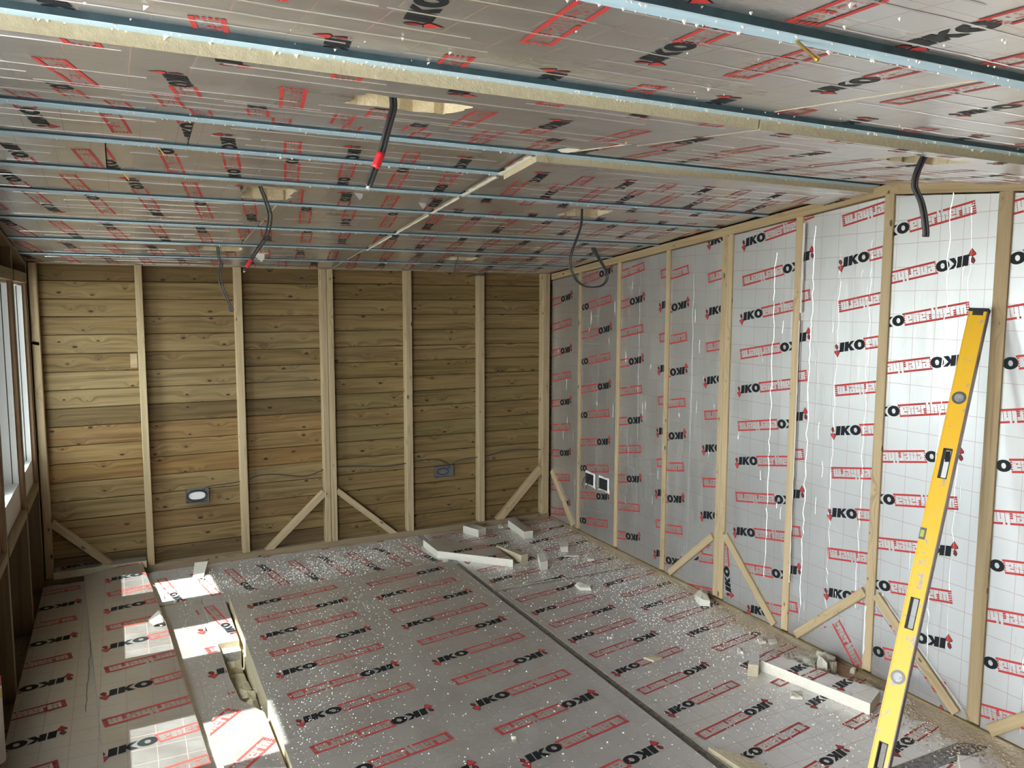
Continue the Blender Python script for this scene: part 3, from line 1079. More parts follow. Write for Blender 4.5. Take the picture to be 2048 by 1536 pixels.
# strip along the back wall, printed the other way round: u = +y, v = -x
FB = frame((0, 0, 0), (0, 1, 0), (-1, 0, 0))
Lb = pattern(-.63, 2.865, 1.0, (-1.4, 1.1, 0, 3.6))
insulation_board('insulation_board', [(-.745, 1.152), (0, 1.152), (0, 2.742), (-.745, 2.742)], FB, .08, 'foil_floor', Lb, parent=floor)
insulation_board('insulation_board', [(-.66, 2.744), (0, 2.744), (0, 3.59), (-.66, 3.59)], FB, .08, 'foil_floor', Lb, parent=floor)
insulation_board('insulation_board', [(-1.36, 2.622), (-.747, 2.622), (-.747, 2.748), (-1.36, 2.728)], FB, .08, 'foil_floor', Lb, parent=floor)
# lower board beside the gap
MIDE = [(-2.750, -0.674), (-2.732, -1.253), (-2.722, -1.488), (-2.718, -1.781), (-2.70, -2.051), (-2.69, -2.406), (-2.69, -6.1)]
insulation_board('insulation_board', [(-3.59, -.674)] + MIDE + [(-3.59, -6.1)], FF(-.004), .07, 'foil_speck',
                 pattern(-2.79, -1.13, 1.36, (-3.6, -6, -2.6, -.6), .62, .2), parent=floor)
# second layer under the wide board and the joist end in the gap
abox(MB(), -2.612, -1.16, -6.1, -.75, -.124, -.056).build('insulation_board', ['foam'], floor)
abox(MB(), -2.728, -2.622, -1.425, -1.3605, -.12, -.03).build('joist', ['tape'], floor)

# ================================================================== THINGS
FLAT = frame((0, 0, 0), (1, 0, 0), (0, 1, 0))


def tilted(zf):
    return lambda u, v, n=0.0: Vector((u, v, zf(u, v) + n))


# ---------------------------------------------------------------- loose boards on the floor
b = insulation_board('insulation_board', [(-2.602, -.772), (-2.606, -3.6), (-1.175, -3.6), (-1.170, -.742)], FF(.03), .083, 'foil_speck',
                     pattern(-2.515, -1.44, 1.145, (-2.7, -3.6, -1.1, -.7), .616, .236), grid0=(-2.45, -1.40))
tag(b, 'wide silver foil-faced insulation board sprinkled with white crumbs, largest board on the floor', 'insulation board')
bz = lambda u, v: .085 + (v + .07) * .0208
b = insulation_board('insulation_board', [(-3.378, -.147), (-3.248, -2.2), (-3.20, -3.1), (-2.85, -3.1), (-2.874, -2.574), (-2.963, -1.072), (-3.055, -.012)],
                     tilted(bz), .028, 'foil_loose', pattern(-3.245, -.80, 1.23, (-3.4, -3.2, -2.8, 0), .62, .22), foam='foam_pale',
                     creases=[([(-3.0, -.5), (-2.99, -.52), (-2.985, -.56)], .004, .002)])
b.data.polygons.foreach_set('use_smooth', [False] * len(b.data.polygons))
tag(b, 'narrow silver insulation board crossed by three patches of sunlight', 'insulation board')
bz0 = lambda u, v: .050 + (v + .1) * .0185
crk = []
for (u, v0_, v1_) in ((-3.315, -.9, -1.9), (-3.30, -.5, -.85)):
    pts, v = [], v0_
    while v > v1_:
        pts.append((u + (R() - .5) * .014, v))
        v -= .035 + .03 * R()
    crk.append((pts, .006, .0025))
b = insulation_board('insulation_board', [(-3.594, -.17), (-3.596, -1.6), (-3.592, -2.1), (-3.59, -3.1), (-3.175, -3.1), (-3.22, -2.376), (-3.36, -.16)],
                     tilted(bz0), .026, 'foil_loose', pattern(-3.395 - .465 * 1.2, -.95 + .1, 1.22, (-3.7, -3.2, -3.2, 0), .62, .22), creases=crk)
tag(b, 'creased silver insulation board in shade against the window wall', 'insulation board')
b = insulation_board('insulation_board', rect(-3.548, -.045, -3.022, .055), tilted(lambda u, v: .094), .045, 'foil_loose',
                     pattern(-3.50, .03, 1.1, (-3.6, -.1, -3.0, .1)))
tag(b, 'thin strip of printed insulation lying on the sole plate of the timber-clad wall', 'insulation strip')
TRI = [(-2.785, -1.880), (-2.681, -2.084), (-2.627, -2.194), (-2.619, -2.652), (-2.83, -2.551), (-2.860, -2.307), (-2.841, -2.194)]
tl_ = []
for (u, v) in ((-2.862, -2.245), (-2.762, -2.55)):
    a = math.radians(47)
    tl_.append((u - .40 * math.cos(a), v - .40 * math.sin(a), a, 1.25))
b = insulation_board('insulation_offcut', TRI, tilted(lambda u, v: .0095), .04, 'foil_speck', tl_, foam='foam_pale')
tag(b, 'triangular foil-faced offcut with slanting red print beside the foam-filled gap', 'insulation offcut')
b = insulation_board('insulation_offcut', [(-1.10, -3.262), (-1.02, -3.36), (-.98, -3.52), (-1.085, -3.45)], tilted(lambda u, v: .02), .019, 'foam', (), foam='foam')
tag(b, 'bare yellow foam sliver at the bottom edge next to the dark floor joint', 'insulation offcut')


def slab(name, poly, h, label, face='foil_speck', side='foam_pale', z0=0.0005, logos=(), group=None, cat='insulation offcut'):
    F = tilted(lambda u, v: z0 + h)
    o = insulation_board(name, poly, F, h, face, logos, foam=side)
    return tag(o, label, cat, group)


slab('insulation_offcut', [(-1.204, -0.275), (-1.205, -0.564), (-0.817, -0.962), (-0.80, -0.655), (-0.95, -0.46)], .052,
     'large angular offcut with a bent white cut edge facing the room', logos=[(-1.13, -.64, .1, 1), (-1.05, -.86, .1, 1)])
slab('insulation_offcut', [(-0.809, -0.084), (-0.749, -0.240), (-0.669, -0.202), (-0.720, -0.071)], .058, 'short blocky offcut nearest the timber-clad wall, beside the leaning brace')
slab('insulation_offcut', [(-0.423, -0.083), (-0.455, -0.423), (-0.382, -0.429), (-0.335, -0.017)], .055, 'bar-shaped offcut lying near the corner of the two walls')
slab('insulation_offcut', [(-0.785, -0.632), (-0.729, -0.912), (-0.670, -0.897)], .055, 'pointed wedge offcut just behind the largest angular offcut', side='foam')
slab('insulation_offcut', [(-0.614, -0.935), (-0.685, -1.106), (-0.627, -1.100), (-0.565, -0.935)], .058, 'small upright white offcut standing by itself in front of the wedge', face='foam_pale')
slab('insulation_offcut', [(-0.311, -0.712), (-0.373, -0.831), (-0.315, -0.837), (-0.255, -0.730)], .04, 'little white cube of foam near the foil wall', face='foam_pale')
slab('foil_scrap', [(-0.40, -0.92), (-0.30, -0.96), (-.24, -.90), (-.32, -.86)], .006, 'crumpled scrap of foil facing beside the little foam cube', cat='foil scrap')
st = [(-0.413, -2.828), (-0.290, -3.352), (-0.150, -3.29), (-0.30, -2.826), (-0.371, -2.785)]
ang = math.atan2(-3.352 + 2.828, -.29 + .413)
slab('insulation_offcut', st, .052, 'long thin offcut with a straight cream cut edge on the crumb-strewn floor', logos=[(-.37, -2.98, .15, 1.0), (-.62, -2.86, .15, 1), (-.30, -3.18, .15, 1.0), (-.62, -3.1, .15, 1.0)])
slab('insulation_offcut', [(-0.415, -2.766), (-0.506, -2.844), (-0.469, -2.874), (-0.425, -2.835), (-0.387, -2.795)], .058, 'stubby offcut touching the far end of the long thin offcut', side='foam')
slab('insulation_offcut', [(-0.281, -3.745), (-0.36, -3.81), (-0.298, -3.85), (-0.225, -3.79)], .03, 'foil-topped block at the bottom right, beyond the dark floor joint')


# ---------------------------------------------------------------- broken foam chips
def chip(poly, h, label, mat='foam_pale', z0=0.001, group=None, seed=0):
    rnd = random.Random(seed)
    mb = MB()
    n = len(poly)
    cx = sum(p[0] for p in poly) / n
    cy = sum(p[1] for p in poly) / n
    pts = ccw([tuple(p) for p in poly])
    ring = []
    for i in range(n):
        a, b_ = pts[i], pts[(i + 1) % n]
        ring.append(a)
        ring.append(((a[0] + b_[0]) / 2 + rnd.uniform(-.004, .004), (a[1] + b_[1]) / 2 + rnd.uniform(-.004, .004)))
    lo = [Vector((x, y, z0)) for x, y in ring]
    hi = [Vector((cx + (x - cx) * rnd.uniform(.78, .96), cy + (y - cy) * rnd.uniform(.78, .96), z0 + h * rnd.uniform(.65, 1.0))) for x, y in ring]
    ct = Vector((cx, cy, z0 + h * 1.05))
    k = len(ring)
    for i in range(k):
        j = (i + 1) % k
        mb.face([lo[i], lo[j], hi[j], hi[i]])
        mb.face([hi[i], hi[j], ct])
    mb.face(lo[::-1])
    o = mb.build('foam_chip', [mat])
    return tag(o, label, 'foam chip', group)


CH = [([(-0.181, -2.871), (-0.211, -2.936), (-0.195, -2.968), (-0.149, -2.922), (-0.141, -2.881)], .03, 'pointed cream foam chip leaning on the long thin offcut'),
      ([(-0.125, -2.914), (-0.205, -2.982), (-0.169, -3.014), (-0.076, -2.935)], .05, 'square cream foam chip in the middle of the chip heap by the wall'),
      ([(-0.108, -2.967), (-0.144, -3.021), (-0.106, -3.016), (-0.056, -2.973)], .035, 'rounded cream foam chip at the near end of the chip heap'),
      ([(-0.060, -2.843), (-0.093, -2.899), (-0.063, -2.959), (-0.030, -2.945), (-0.026, -2.876)], .03, 'long flat foam chip at the back of the chip heap against the wall'),
      ([(-0.451, -3.056), (-0.492, -3.096), (-0.447, -3.128), (-0.406, -3.087)], .014, 'flat square foam chip in front of the long thin offcut'),
      ([(-0.351, -2.604), (-0.387, -2.646), (-0.360, -2.659), (-0.321, -2.608)], .014, 'round foam chip alone on the floor beyond the stubby offcut'),
      ([(-0.045, -3.038), (-0.040, -3.061), (-0.008, -3.046), (-0.008, -3.022)], .025, 'tiny foam chip against the wall base next to the ridge stud'),
      ([(-0.159, -2.816), (-0.169, -2.831), (-0.124, -2.894), (-0.097, -2.867), (-0.135, -2.812)], .022, 'white foil-edged sliver lying on top of the sawdust by the chip heap'),
      ([(-0.091, -1.950), (-0.135, -2.050), (-0.090, -2.087), (-0.012, -1.977), (-0.022, -1.928)], .05, 'chunky foam lump at the foot of the double stud'),
      ([(-0.178, -2.561), (-0.207, -2.610), (-0.167, -2.618), (-0.125, -2.563)], .018, 'left one of two small foam chips lying side by side in the sawdust'),
      ([(-0.137, -2.597), (-0.163, -2.634), (-0.115, -2.644), (-0.092, -2.603)], .018, 'right one of two small foam chips lying side by side in the sawdust'),
      ([(-0.623, -1.441), (-0.638, -1.527), (-0.574, -1.565), (-0.538, -1.516), (-0.586, -1.442)], .022, 'flat oval foam chip alone in the middle of the right-hand floor board'),
      ([(-0.846, -2.475), (-0.822, -2.528), (-0.757, -2.518), (-0.780, -2.470)], .010, 'thin yellow foam flake lying across a red printed word'),
      ([(-0.868, -2.184), (-0.880, -2.210), (-0.853, -2.211)], .01, 'very small foam crumb lump between two printed words near the dark joint'),
      ([(-0.480, -.02), (-0.507, -0.099), (-0.467, -0.092), (-0.443, -.02)], .012, 'flat foam chip at the foot of the last single stud of the timber-clad wall'),
      ([(-0.26, -1.02), (-.30, -1.07), (-.25, -1.08), (-.21, -1.03)], .012, 'flat foam flake on the crumb drift near the foil wall')]
for k, (poly, h, lab) in enumerate(CH):
    chip(poly, h, lab, 'foam' if 'yellow' in lab else 'foam_pale', z0=.012 if k in (0, 1, 2, 3) else .001, seed=k)
chip([(-1.777, -2.872), (-1.782, -2.890), (-1.764, -2.889)], .008, 'tiny white foam crumb on the wide loose board near the bottom edge', z0=.031, seed=40)
# card-like pieces: one leaning by the wall, one torn on the narrow board
mb = MB()
P = [(-2.765, -.26, .002), (-2.70, -.27, .002), (-2.655, -.09, .05), (-2.735, -.08, .05)]
mb.face(P)
mb.face([tuple(Vector(p) + Vector((0, .004, -.003))) for p in P[::-1]])
tag(mb.build('foam_sheet', ['foam_pale']), 'thin pale rectangular foam sheet propped near the foot of a stud, behind the sunlit strip', 'foam sheet')
mb = MB()
zz = bz(-3.0, -1.05) + .001
mb.face([(-3.046, -1.034, zz), (-3.022, -1.14, zz + .012), (-2.975, -1.15, zz + .02), (-2.99, -.99, zz + .03)])
mb.face([(-2.99, -.99, zz + .03), (-2.975, -1.15, zz + .02), (-3.022, -1.14, zz + .006), (-3.046, -1.034, zz - .0)])
mb.face([(-3.02, -1.09, zz + .008), (-2.985, -1.16, zz + .002), (-2.965, -1.12, zz - .0), (-2.985, -1.0, zz + .028)])
tag(mb.build('torn_facing', ['foam_pale']), 'curled torn corner of facing on the edge of the narrow sunlit board', 'torn facing')
# foam debris in the gap beside the wide board
gl_ = ['slanting cream foam lump at the far end of the gap, in shade', 'sunlit cream foam lump halfway along the gap', 'folded cream foam lump deep in the gap',
       'bright foam lump nearest the triangular offcut', 'broken flat foam piece pressed against the wide board edge in the gap']
for k, (x, y, s, h) in enumerate(((-2.667, -1.50, .045, .075), (-2.664, -1.63, .044, .05), (-2.662, -1.75, .043, .065), (-2.658, -1.88, .040, .09), (-2.652, -2.01, .036, .10))):
    rnd = random.Random(100 + k)
    poly = [(x - s, y - .06), (x + s * .9, y - .07), (x + s * .95, y + .05), (x - s * .8, y + .065)]
    chip(poly, h, gl_[k], 'foam', z0=-.124, seed=60 + k)

# ---------------------------------------------------------------- electrical back boxes
def backbox(name, c, ax, ay, n, w, h, d, label, double=False):
    """c centre of the mouth, ax/ay in-plane unit axes, n outwards"""
    c, ax, ay, n = Vector(c), Vector(ax), Vector(ay), Vector(n)
    e = tag(empty(name, tuple(c - n * d)), label, 'back box')
    t = .0025
    Fq = lambda a, b_, z: c + ax * a + ay * b_ + n * z
    mb = MB()

    def pl(a0, a1, b0, b1, z0, z1):
        v = [Fq(a, b_, z) for z in (z0, z1) for b_ in (b0, b1) for a in (a0, a1)]
        for f in ((0, 2, 3, 1), (4, 5, 7, 6), (0, 1, 5, 4), (2, 6, 7, 3), (0, 4, 6, 2), (1, 3, 7, 5)):
            mb.face([v[i] for i in f])
    pl(-w, w, -h, h, -d, -d + t)
    pl(-w, w, -h, -h + t, -d, 0)
    pl(-w, w, h - t, h, -d, 0)
    pl(-w, -w + t, -h, h, -d, 0)
    pl(w - t, w, -h, h, -d, 0)
    mb.build('box_shell', ['steel'], e)
    return e, Fq


e, Fq = backbox('back_box', (-2.695, .034, .470), (1, 0, 0), (0, 0, 1), (0, -1, 0), .072, .047, .033,
                'galvanised back box holding a pale plate and coiled black cable, on the timber-clad wall')
mb = MB()
n = 20
ring = [(0.058 * math.cos(t) * (1 - .12 * math.cos(2 * t)), .026 * math.sin(t)) for t in [2 * math.pi * k / n for k in range(n)]]
mb.face([Fq(a, b_, -.012) for a, b_ in ring])
mb.face([Fq(a, b_, -.018) for a, b_ in ring[::-1]])
for k in range(n):
    a, b_ = ring[k], ring[(k + 1) % n]
    mb.face([Fq(a[0], a[1], -.012), Fq(a[0], a[1], -.018), Fq(b_[0], b_[1], -.018), Fq(b_[0], b_[1], -.012)])
mb.build('pale_plate', ['white'], e)
mb = MB()
tube(mb, [Fq(.064 * math.cos(t), .036 * math.sin(t) - .002, -.009) for t in [2 * math.pi * k / 24 for k in range(25)]], .0042, 6)
mb.build('cable_coil', ['cable_b'], e)
e, Fq = backbox('back_box', (-0.912, .034, .468), (1, 0, 0), (0, 0, 1), (0, -1, 0), .074, .044, .033,
                'galvanised back box with a loose grey cable loop, on the timber-clad wall')
mb = MB()
tube(mb, [Fq(.045 * math.cos(t) - .01, .024 * math.sin(t), -.010 - .004 * math.sin(t)) for t in [2 * math.pi * k / 20 for k in range(21)]], .0045, 6)
tube(mb, catmull([Fq(.03, .02, -.012), Fq(.045, .03, -.008), Fq(.04, .043, -.006)]), .004, 6)
mb.build('cable_coil', ['cable'], e)
for k, (y, z, lab) in enumerate(((-.612, .452, 'dark square back box with cable tails, left of the pair cut into the foil wall'),
                                 (-.800, .452, 'empty dark square back box, right of the pair cut into the foil wall'))):
    e, Fq = backbox('back_box', (-0.001, y, z), (0, -1, 0), (0, 0, 1), (-1, 0, 0), .058, .042, .008, lab)
    mb = MB()
    mb.face([Fq(-.054, -.038, -.004), Fq(.054, -.038, -.004), Fq(.054, .038, -.004), Fq(-.054, .038, -.004)])
    mb.build('dark_interior', ['rubber'], e)
    mb = MB()
    rr = [(-.07, -.055), (0, -.05), (.07, -.06), (.066, 0), (.07, .052), (.01, .05), (-.068, .056), (-.064, 0)]
    ii = [(-.057, -.041), (0, -.041), (.057, -.041), (.057, 0), (.057, .041), (0, .041), (-.057, .041), (-.057, 0)]
    for q in range(8):
        a, b_ = rr[q], rr[(q + 1) % 8]
        cI, dI = ii[(q + 1) % 8], ii[q]
        mb.face([Fq(a[0] * (1 + .12 * R()), a[1] * (1 + .15 * R()), -.0065), Fq(b_[0], b_[1], -.006), Fq(cI[0], cI[1], .002), Fq(dI[0], dI[1], .002)])
    mb.build('torn_rim', ['dust'], e)
    if k == 0:
        mb = MB()
        tube(mb, catmull([Fq(-.02, .02, -.001), Fq(-.055, .0, .012), Fq(-.075, -.05, .014), Fq(-.074, -.085, .006)]), .003, 6)
        tube(mb, catmull([Fq(.03, .0, .0), Fq(-.01, -.04, .012), Fq(-.04, -.085, .006)]), .003, 6)
        mb.build('cable_tail', ['cable'], e)

# ---------------------------------------------------------------- cables
CAB1 = [(-2.559,-3.850,2.262),(-2.559,-3.850,2.240),(-2.557,-3.850,2.215),(-2.556,-3.850,2.190),(-2.562,-3.850,2.168),(-2.573,-3.850,2.131),(-2.585,-3.850,2.090),(-2.602,-3.850,2.050),(-2.615,-3.850,2.017)]
CAB2 = [(-2.577,-2.170,2.246),(-2.575,-2.170,2.230),(-2.557,-2.170,2.182),(-2.544,-2.170,2.138),(-2.541,-2.170,2.109),(-2.551,-2.170,2.057),(-2.572,-2.170,2.012),(-2.602,-2.170,1.970),(-2.629,-2.170,1.925),(-2.648,-2.170,1.892)]
CAB3 = [(-0.900,-3.930,2.256),(-0.903,-3.930,2.226),(-0.922,-3.930,2.196),(-0.942,-3.930,2.160),(-0.951,-3.930,2.124),(-0.941,-3.930,2.104),(-0.920,-3.930,2.078),(-0.906,-3.930,2.051),(-0.896,-3.930,2.021),(-0.887,-3.930,1.985),(-0.888,-3.930,1.970)]
CAB4 = [(-1.032,-2.150,2.246),(-1.033,-2.150,2.204),(-1.036,-2.150,2.161),(-1.052,-2.150,2.107),(-1.081,-2.150,2.038),(-1.095,-2.150,1.990),(-1.094,-2.150,1.944),(-1.075,-2.150,1.901),(-1.045,-2.150,1.868),(-1.001,-2.150,1.849),(-0.941,-2.150,1.848),(-0.897,-2.150,1.863),(-0.878,-2.150,1.897),(-0.889,-2.150,1.933),(-0.921,-2.150,1.977),(-0.948,-2.150,2.013),(-0.967,-2.150,2.034),(-0.965,-2.150,2.041),(-0.954,-2.150,2.040),(-0.946,-2.150,2.022),(-0.915,-2.150,1.975),(-0.884,-2.15,1.935)]
CAB5 = [(-2.586,-0.660,2.108),(-2.585,-0.660,2.075),(-2.580,-0.660,2.025),(-2.568,-0.660,1.989),(-2.579,-0.660,1.941),(-2.576,-0.660,1.889),(-2.560,-0.660,1.831),(-2.542,-0.660,1.783),(-2.528,-0.660,1.746),(-2.517,-0.660,1.730),(-2.520,-0.660,1.714),(-2.530,-0.660,1.719),(-2.532,-0.660,1.740)]
CAB6 = [(-1.045,-0.580,2.098),(-1.048,-0.580,2.069),(-1.071,-0.580,2.005),(-1.079,-0.580,1.931)]
CAB7 = [(-0.753,-0.030,1.960),(-0.708,-0.030,1.971),(-0.659,-0.030,1.977),(-0.602,-0.020,1.978),(-.602,-.005,1.99)]
CABW1 = [(-2.667,0.035,0.505),(-2.619,0.035,0.528),(-2.526,0.035,0.533),(-2.411,0.035,0.542),(-2.362,0.035,0.548),(-2.294,0.035,0.570),(-2.195,0.035,0.570),(-2.085,0.035,0.550),(-1.993,0.035,0.535),(-1.931,0.035,0.542),(-1.836,0.035,0.571),(-1.735,0.035,0.578),(-1.578,0.035,0.572),(-1.412,0.035,0.554),(-1.298,0.035,0.555),(-1.212,0.035,0.564),(-1.154,0.035,0.570),(-1.042,0.035,0.574),(-0.958,0.035,0.562),(-0.898,0.035,0.530),(-0.874,0.035,0.512)]
CABW2 = [(-0.865,0.035,0.512),(-0.786,0.035,0.546),(-0.626,0.035,0.559),(-0.552,0.035,0.560),(-0.416,0.035,0.583),(-0.248,0.035,0.586),(-0.043,0.035,0.573)]


def cable(pts, r, offs, mat, label, tape=None, tip=False, drift=.8):
    e = tag(empty('cable', pts[0]), label, 'cable')
    sm = catmull(pts, 6)
    for q, off in enumerate(offs):
        mb = MB()
        n = len(sm)
        # strands drift apart a little in the middle
        path = [p + Vector(off) * (1 + drift * math.sin(math.pi * i / (n - 1))) for i, p in enumerate(sm)]
        tube(mb, path, r, 8)
        mb.build('strand', [mat], e, smooth=True)
    if tape:
        a, b_ = int(tape[0] * (len(sm) - 1)), int(tape[1] * (len(sm) - 1))
        tube(MB(), sm[a:b_ + 1], r * (2.0 if len(offs) > 1 else 1.35), 10).build('red_tape', ['tape_red'], e, smooth=True)
    if tip:
        d = (sm[-1] - sm[-2]).normalized()
        tube(MB(), [sm[-1], sm[-1] + d * .006], r * .8, 8).build('cut_end', ['copper'], e)
    return e


cable(CAB1, .0047, [(-.0042, 0, 0), (.0042, 0, 0)], 'cable_b', 'thick black twin cable with a red tape band hanging from the nearest ceiling cut-out', (.76, .87), True, 0.0)
cable(CAB2, .0038, [(-.0036, 0, 0), (.0036, 0, 0)], 'cable_b', 'curved black twin cable ending in red tape, hanging left of the middle studs', (.86, .95), True)
cable(CAB3, .0050, [(-.0085, 0, 0), (0, .005, 0), (.0085, 0, 0)], 'cable', 'bundle of dark cables hanging from the ceiling cut-out near the foil wall', drift=0.0)
cable(CAB4, .0034, [(-.003, 0, 0), (.003, 0, 0)], 'cable_b', 'long black cable looping down and back up in front of the foil wall corner')
cable(CAB5, .0036, [(-.004, 0, 0), (.004, 0, 0)], 'cable', 'thin grey cable with a looped end hanging in front of the timber cladding')
cable(CAB6, .0032, [(0, 0, 0)], 'cable', 'short thin cable hanging from the farthest ceiling cut-out')
cable(CAB7, .0040, [(0, 0, 0), (.01, 0, .006)], 'cable', 'stub of cable poking out at the top of a stud of the timber-clad wall', None, True)
cable(CABW1, .0038, [(0, 0, 0)], 'cable', 'grey cable run threaded through the studs between the two back boxes')
cable(CABW2, .0038, [(0, 0, 0)], 'cable', 'grey cable run from the middle back box to the corner post')

# ---------------------------------------------------------------- spirit level
top = Vector((-0.055, -3.575, 1.745))
bot = Vector((-0.700, -3.715, 0.020))
axl = (top - bot).normalized()
bot = top - axl * 1.83
bot += axl * ((0.010 - bot.z) / axl.z)
Ltot = (top - bot).length
mid = (top + bot) / 2
tocam = (CAM - mid)
tocam = (tocam - axl * tocam.dot(axl)).normalized()
side = axl.cross(tocam).normalized()
if side.dot(r2) < 0:
    side = -side
th = math.radians(17)
nn = (tocam * math.cos(th) - side * math.sin(th)).normalized()   # wide face towards the camera, a little to the left
ss = (side * math.cos(th) + tocam * math.sin(th)).normalized()
LW, LT = .0345, .0125
lev = tag(empty('spirit_level', tuple(bot)), 'long worn yellow spirit level leaning against the foil-covered wall', 'spirit level')
PL = lambda a, s, n: bot + axl * a + ss * s + nn * n
slots = [(Ltot - .62, .105), (.47 * Ltot - .20, .105), (.05, .10)]
slots = [(1.160, .120), (.575, .120), (.055, .10)]
slots = sorted(slots)
hw = .0165


def lbox(mb, a0, a1, s0, s1, n0, n1, mi=0):
    v = [PL(a, s, n) for n in (n0, n1) for s in (s0, s1) for a in (a0, a1)]
    for f in ((0, 2, 3, 1), (4, 5, 7, 6), (0, 1, 5, 4), (2, 6, 7, 3), (0, 4, 6, 2), (1, 3, 7, 5)):
        mb.face([v[i] for i in f], mi)


mb = MB()
E_ = .012
cur = .004
for a, l in slots:
    lbox(mb, cur, a, -LW + .004, LW - .004, -LT, LT)
    lbox(mb, a, a + l, -LW + .004, -hw, -LT, LT)
    lbox(mb, a, a + l, hw, LW - .004, -LT, LT)
    cur = a + l
lbox(mb, cur, Ltot - E_, -LW + .004, LW - .004, -LT, LT)
mb.build('body', ['yellow'], lev)
for s0, s1, nm, mt_ in ((-LW, -LW + .004, 'rail', 'yellow'), (LW - .004, LW, 'rail', 'level_edge')):
    mb = MB()
    lbox(mb, .004, Ltot - E_, s0, s1, -LT - .0015, LT + .0015)
    mb.build(nm, [mt_], lev)
for a0, a1 in ((0, .014), (Ltot - .014, Ltot)):
    mb = MB()
    lbox(mb, a0, a1, -LW - .001, LW + .001, -LT - .002, LT + .002)
    sgn = 1 if a0 == 0 else -1
    a_in = a1 if a0 == 0 else a0
    lbox(mb, min(a_in, a_in + sgn * .016), max(a_in, a_in + sgn * .016), -.019, .019, LT, LT + .0016)
    mb.build('end_cap', ['rubber'], lev)
for a, l in slots:
    mb = MB()
    q = .0035
    for (a0, a1, s0, s1) in ((a, a + l, -hw, -hw + q), (a, a + l, hw - q, hw), (a, a + q, -hw, hw), (a + l - q, a + l, -hw, hw)):
        lbox(mb, a0, a1, s0, s1, -LT - .001, LT + .001)
    cc = .0095
    for sa, da in ((a, 1), (a + l, -1)):
        for sg in (-1, 1):
            A3 = [(sa, sg * hw), (sa + da * cc, sg * hw), (sa, sg * (hw - cc))]
            for nz in (-LT - .001, LT + .001):
                mb.face([PL(p_[0], p_[1], nz) for p_ in A3])
            mb.face([PL(A3[1][0], A3[1][1], -LT), PL(A3[1][0], A3[1][1], LT), PL(A3[2][0], A3[2][1], LT), PL(A3[2][0], A3[2][1], -LT)])
    mb.build('hand_slot_liner', ['rubber'], lev)


def disc(mb, a, s, r, n0, n1, seg=24, mi=0):
    A = [PL(a + r * math.cos(2 * math.pi * k / seg), s + r * math.sin(2 * math.pi * k / seg), n1) for k in range(seg)]
    B = [PL(a + r * math.cos(2 * math.pi * k / seg), s + r * math.sin(2 * math.pi * k / seg), n0) for k in range(seg)]
    mb.face(A, mi)
    for k in range(seg):
        j = (k + 1) % seg
        mb.face([B[k], B[j], A[j], A[k]], mi)


for a in (1.485, .395):
    mb = MB()
    disc(mb, a, -.001, .0255, LT - .002, LT + .002)
    v = mb.build('vial_ring', ['vial_grey'], lev)
    mb = MB()
    disc(mb, a, -.001, .0165, LT, LT + .0026)
    mb.build('vial_glass', ['vial_clear'], v)
    mb = MB()
    lbox(mb, a - .0035, a + .0035, -.012, .010, LT + .0024, LT + .004)
    mb.build('vial_tube', ['vial_clear'], v)
mb = MB()
lbox(mb, .915, .960, -LW - .0005, -.013, LT - .002, LT + .0022)
v = mb.build('top_vial_frame', ['vial_grey'], lev)
mb = MB()
lbox(mb, .924, .951, -LW + .003, -.018, LT + .002, LT + .0036)
mb.build('vial_tube', ['vial'], v)

# ---------------------------------------------------------------- bottle at the left edge
bt = tag(empty('foam_can', (-3.600, -2.20, 0.05)), 'white can with a red cap at the left edge, beside the shaded board', 'spray can')


def lathe(prof, c, seg=20):
    mb = MB()
    for (r0, z0), (r1, z1) in zip(prof, prof[1:]):
        for k in range(seg):
            a, b_ = 2 * math.pi * k / seg, 2 * math.pi * (k + 1) / seg
            P_ = lambda r, t, z: (c[0] + r * math.cos(t), c[1] + r * math.sin(t), z)
            if r0 < 1e-6:
                mb.face([P_(0, 0, z0), P_(r1, b_, z1), P_(r1, a, z1)][::-1])
            elif r1 < 1e-6:
                mb.face([P_(r0, a, z0), P_(r0, b_, z0), P_(0, 0, z1)])
            else:
                mb.face([P_(r0, a, z0), P_(r0, b_, z0), P_(r1, b_, z1), P_(r1, a, z1)])
    return mb


BC = (-3.600, -2.20)
lathe([(0, .05), (.033, .05), (.034, .06), (.034, .34), (.030, .352)], BC).build('can_body', ['white'], bt, smooth=True)
lathe([(.0342, .30), (.0346, .30), (.0346, .335), (.0342, .335)], BC).build('yellow_band', ['screw'], bt)
lathe([(.034, .345), (.034, .375), (.026, .385), (.024, .43), (.0, .432)], BC).build('cap', ['tape_red'], bt, smooth=True)

# ---------------------------------------------------------------- crumbs and sawdust
def crumbs(name, n, sampler, smin, smax, mat, label, cat, zf, seed, flat=0.5):
    rnd = random.Random(seed)
    V, Fc = [], []
    for _ in range(n):
        p = sampler(rnd)
        if p is None:
            continue
        x, y = p
        z = zf(x, y)
        s = smin + (smax - smin) * rnd.random() ** 3
        b0 = len(V)
        a = rnd.random() * 6.28
        for k in range(3):
            t = a + k * 2.09 + rnd.uniform(-.5, .5)
            V.append((x + s * math.cos(t), y + s * math.sin(t), z))
        V.append((x + rnd.uniform(-.4, .4) * s, y + rnd.uniform(-.4, .4) * s, z + s * (flat + rnd.random() * flat)))
        Fc += [(b0, b0 + 1, b0 + 3), (b0 + 1, b0 + 2, b0 + 3), (b0 + 2, b0, b0 + 3)]
    me = bpy.data.meshes.new(name)
    me.from_pydata(V, [], Fc)
    me.materials.append(M[mat])
    o = bpy.data.objects.new(name, me)
    col.objects.link(o)
    return tag(o, label, cat, kind='stuff')


def blob(c, s):
    return lambda r: (r.gauss(c[0], s[0]), r.gauss(c[1], s[1]))


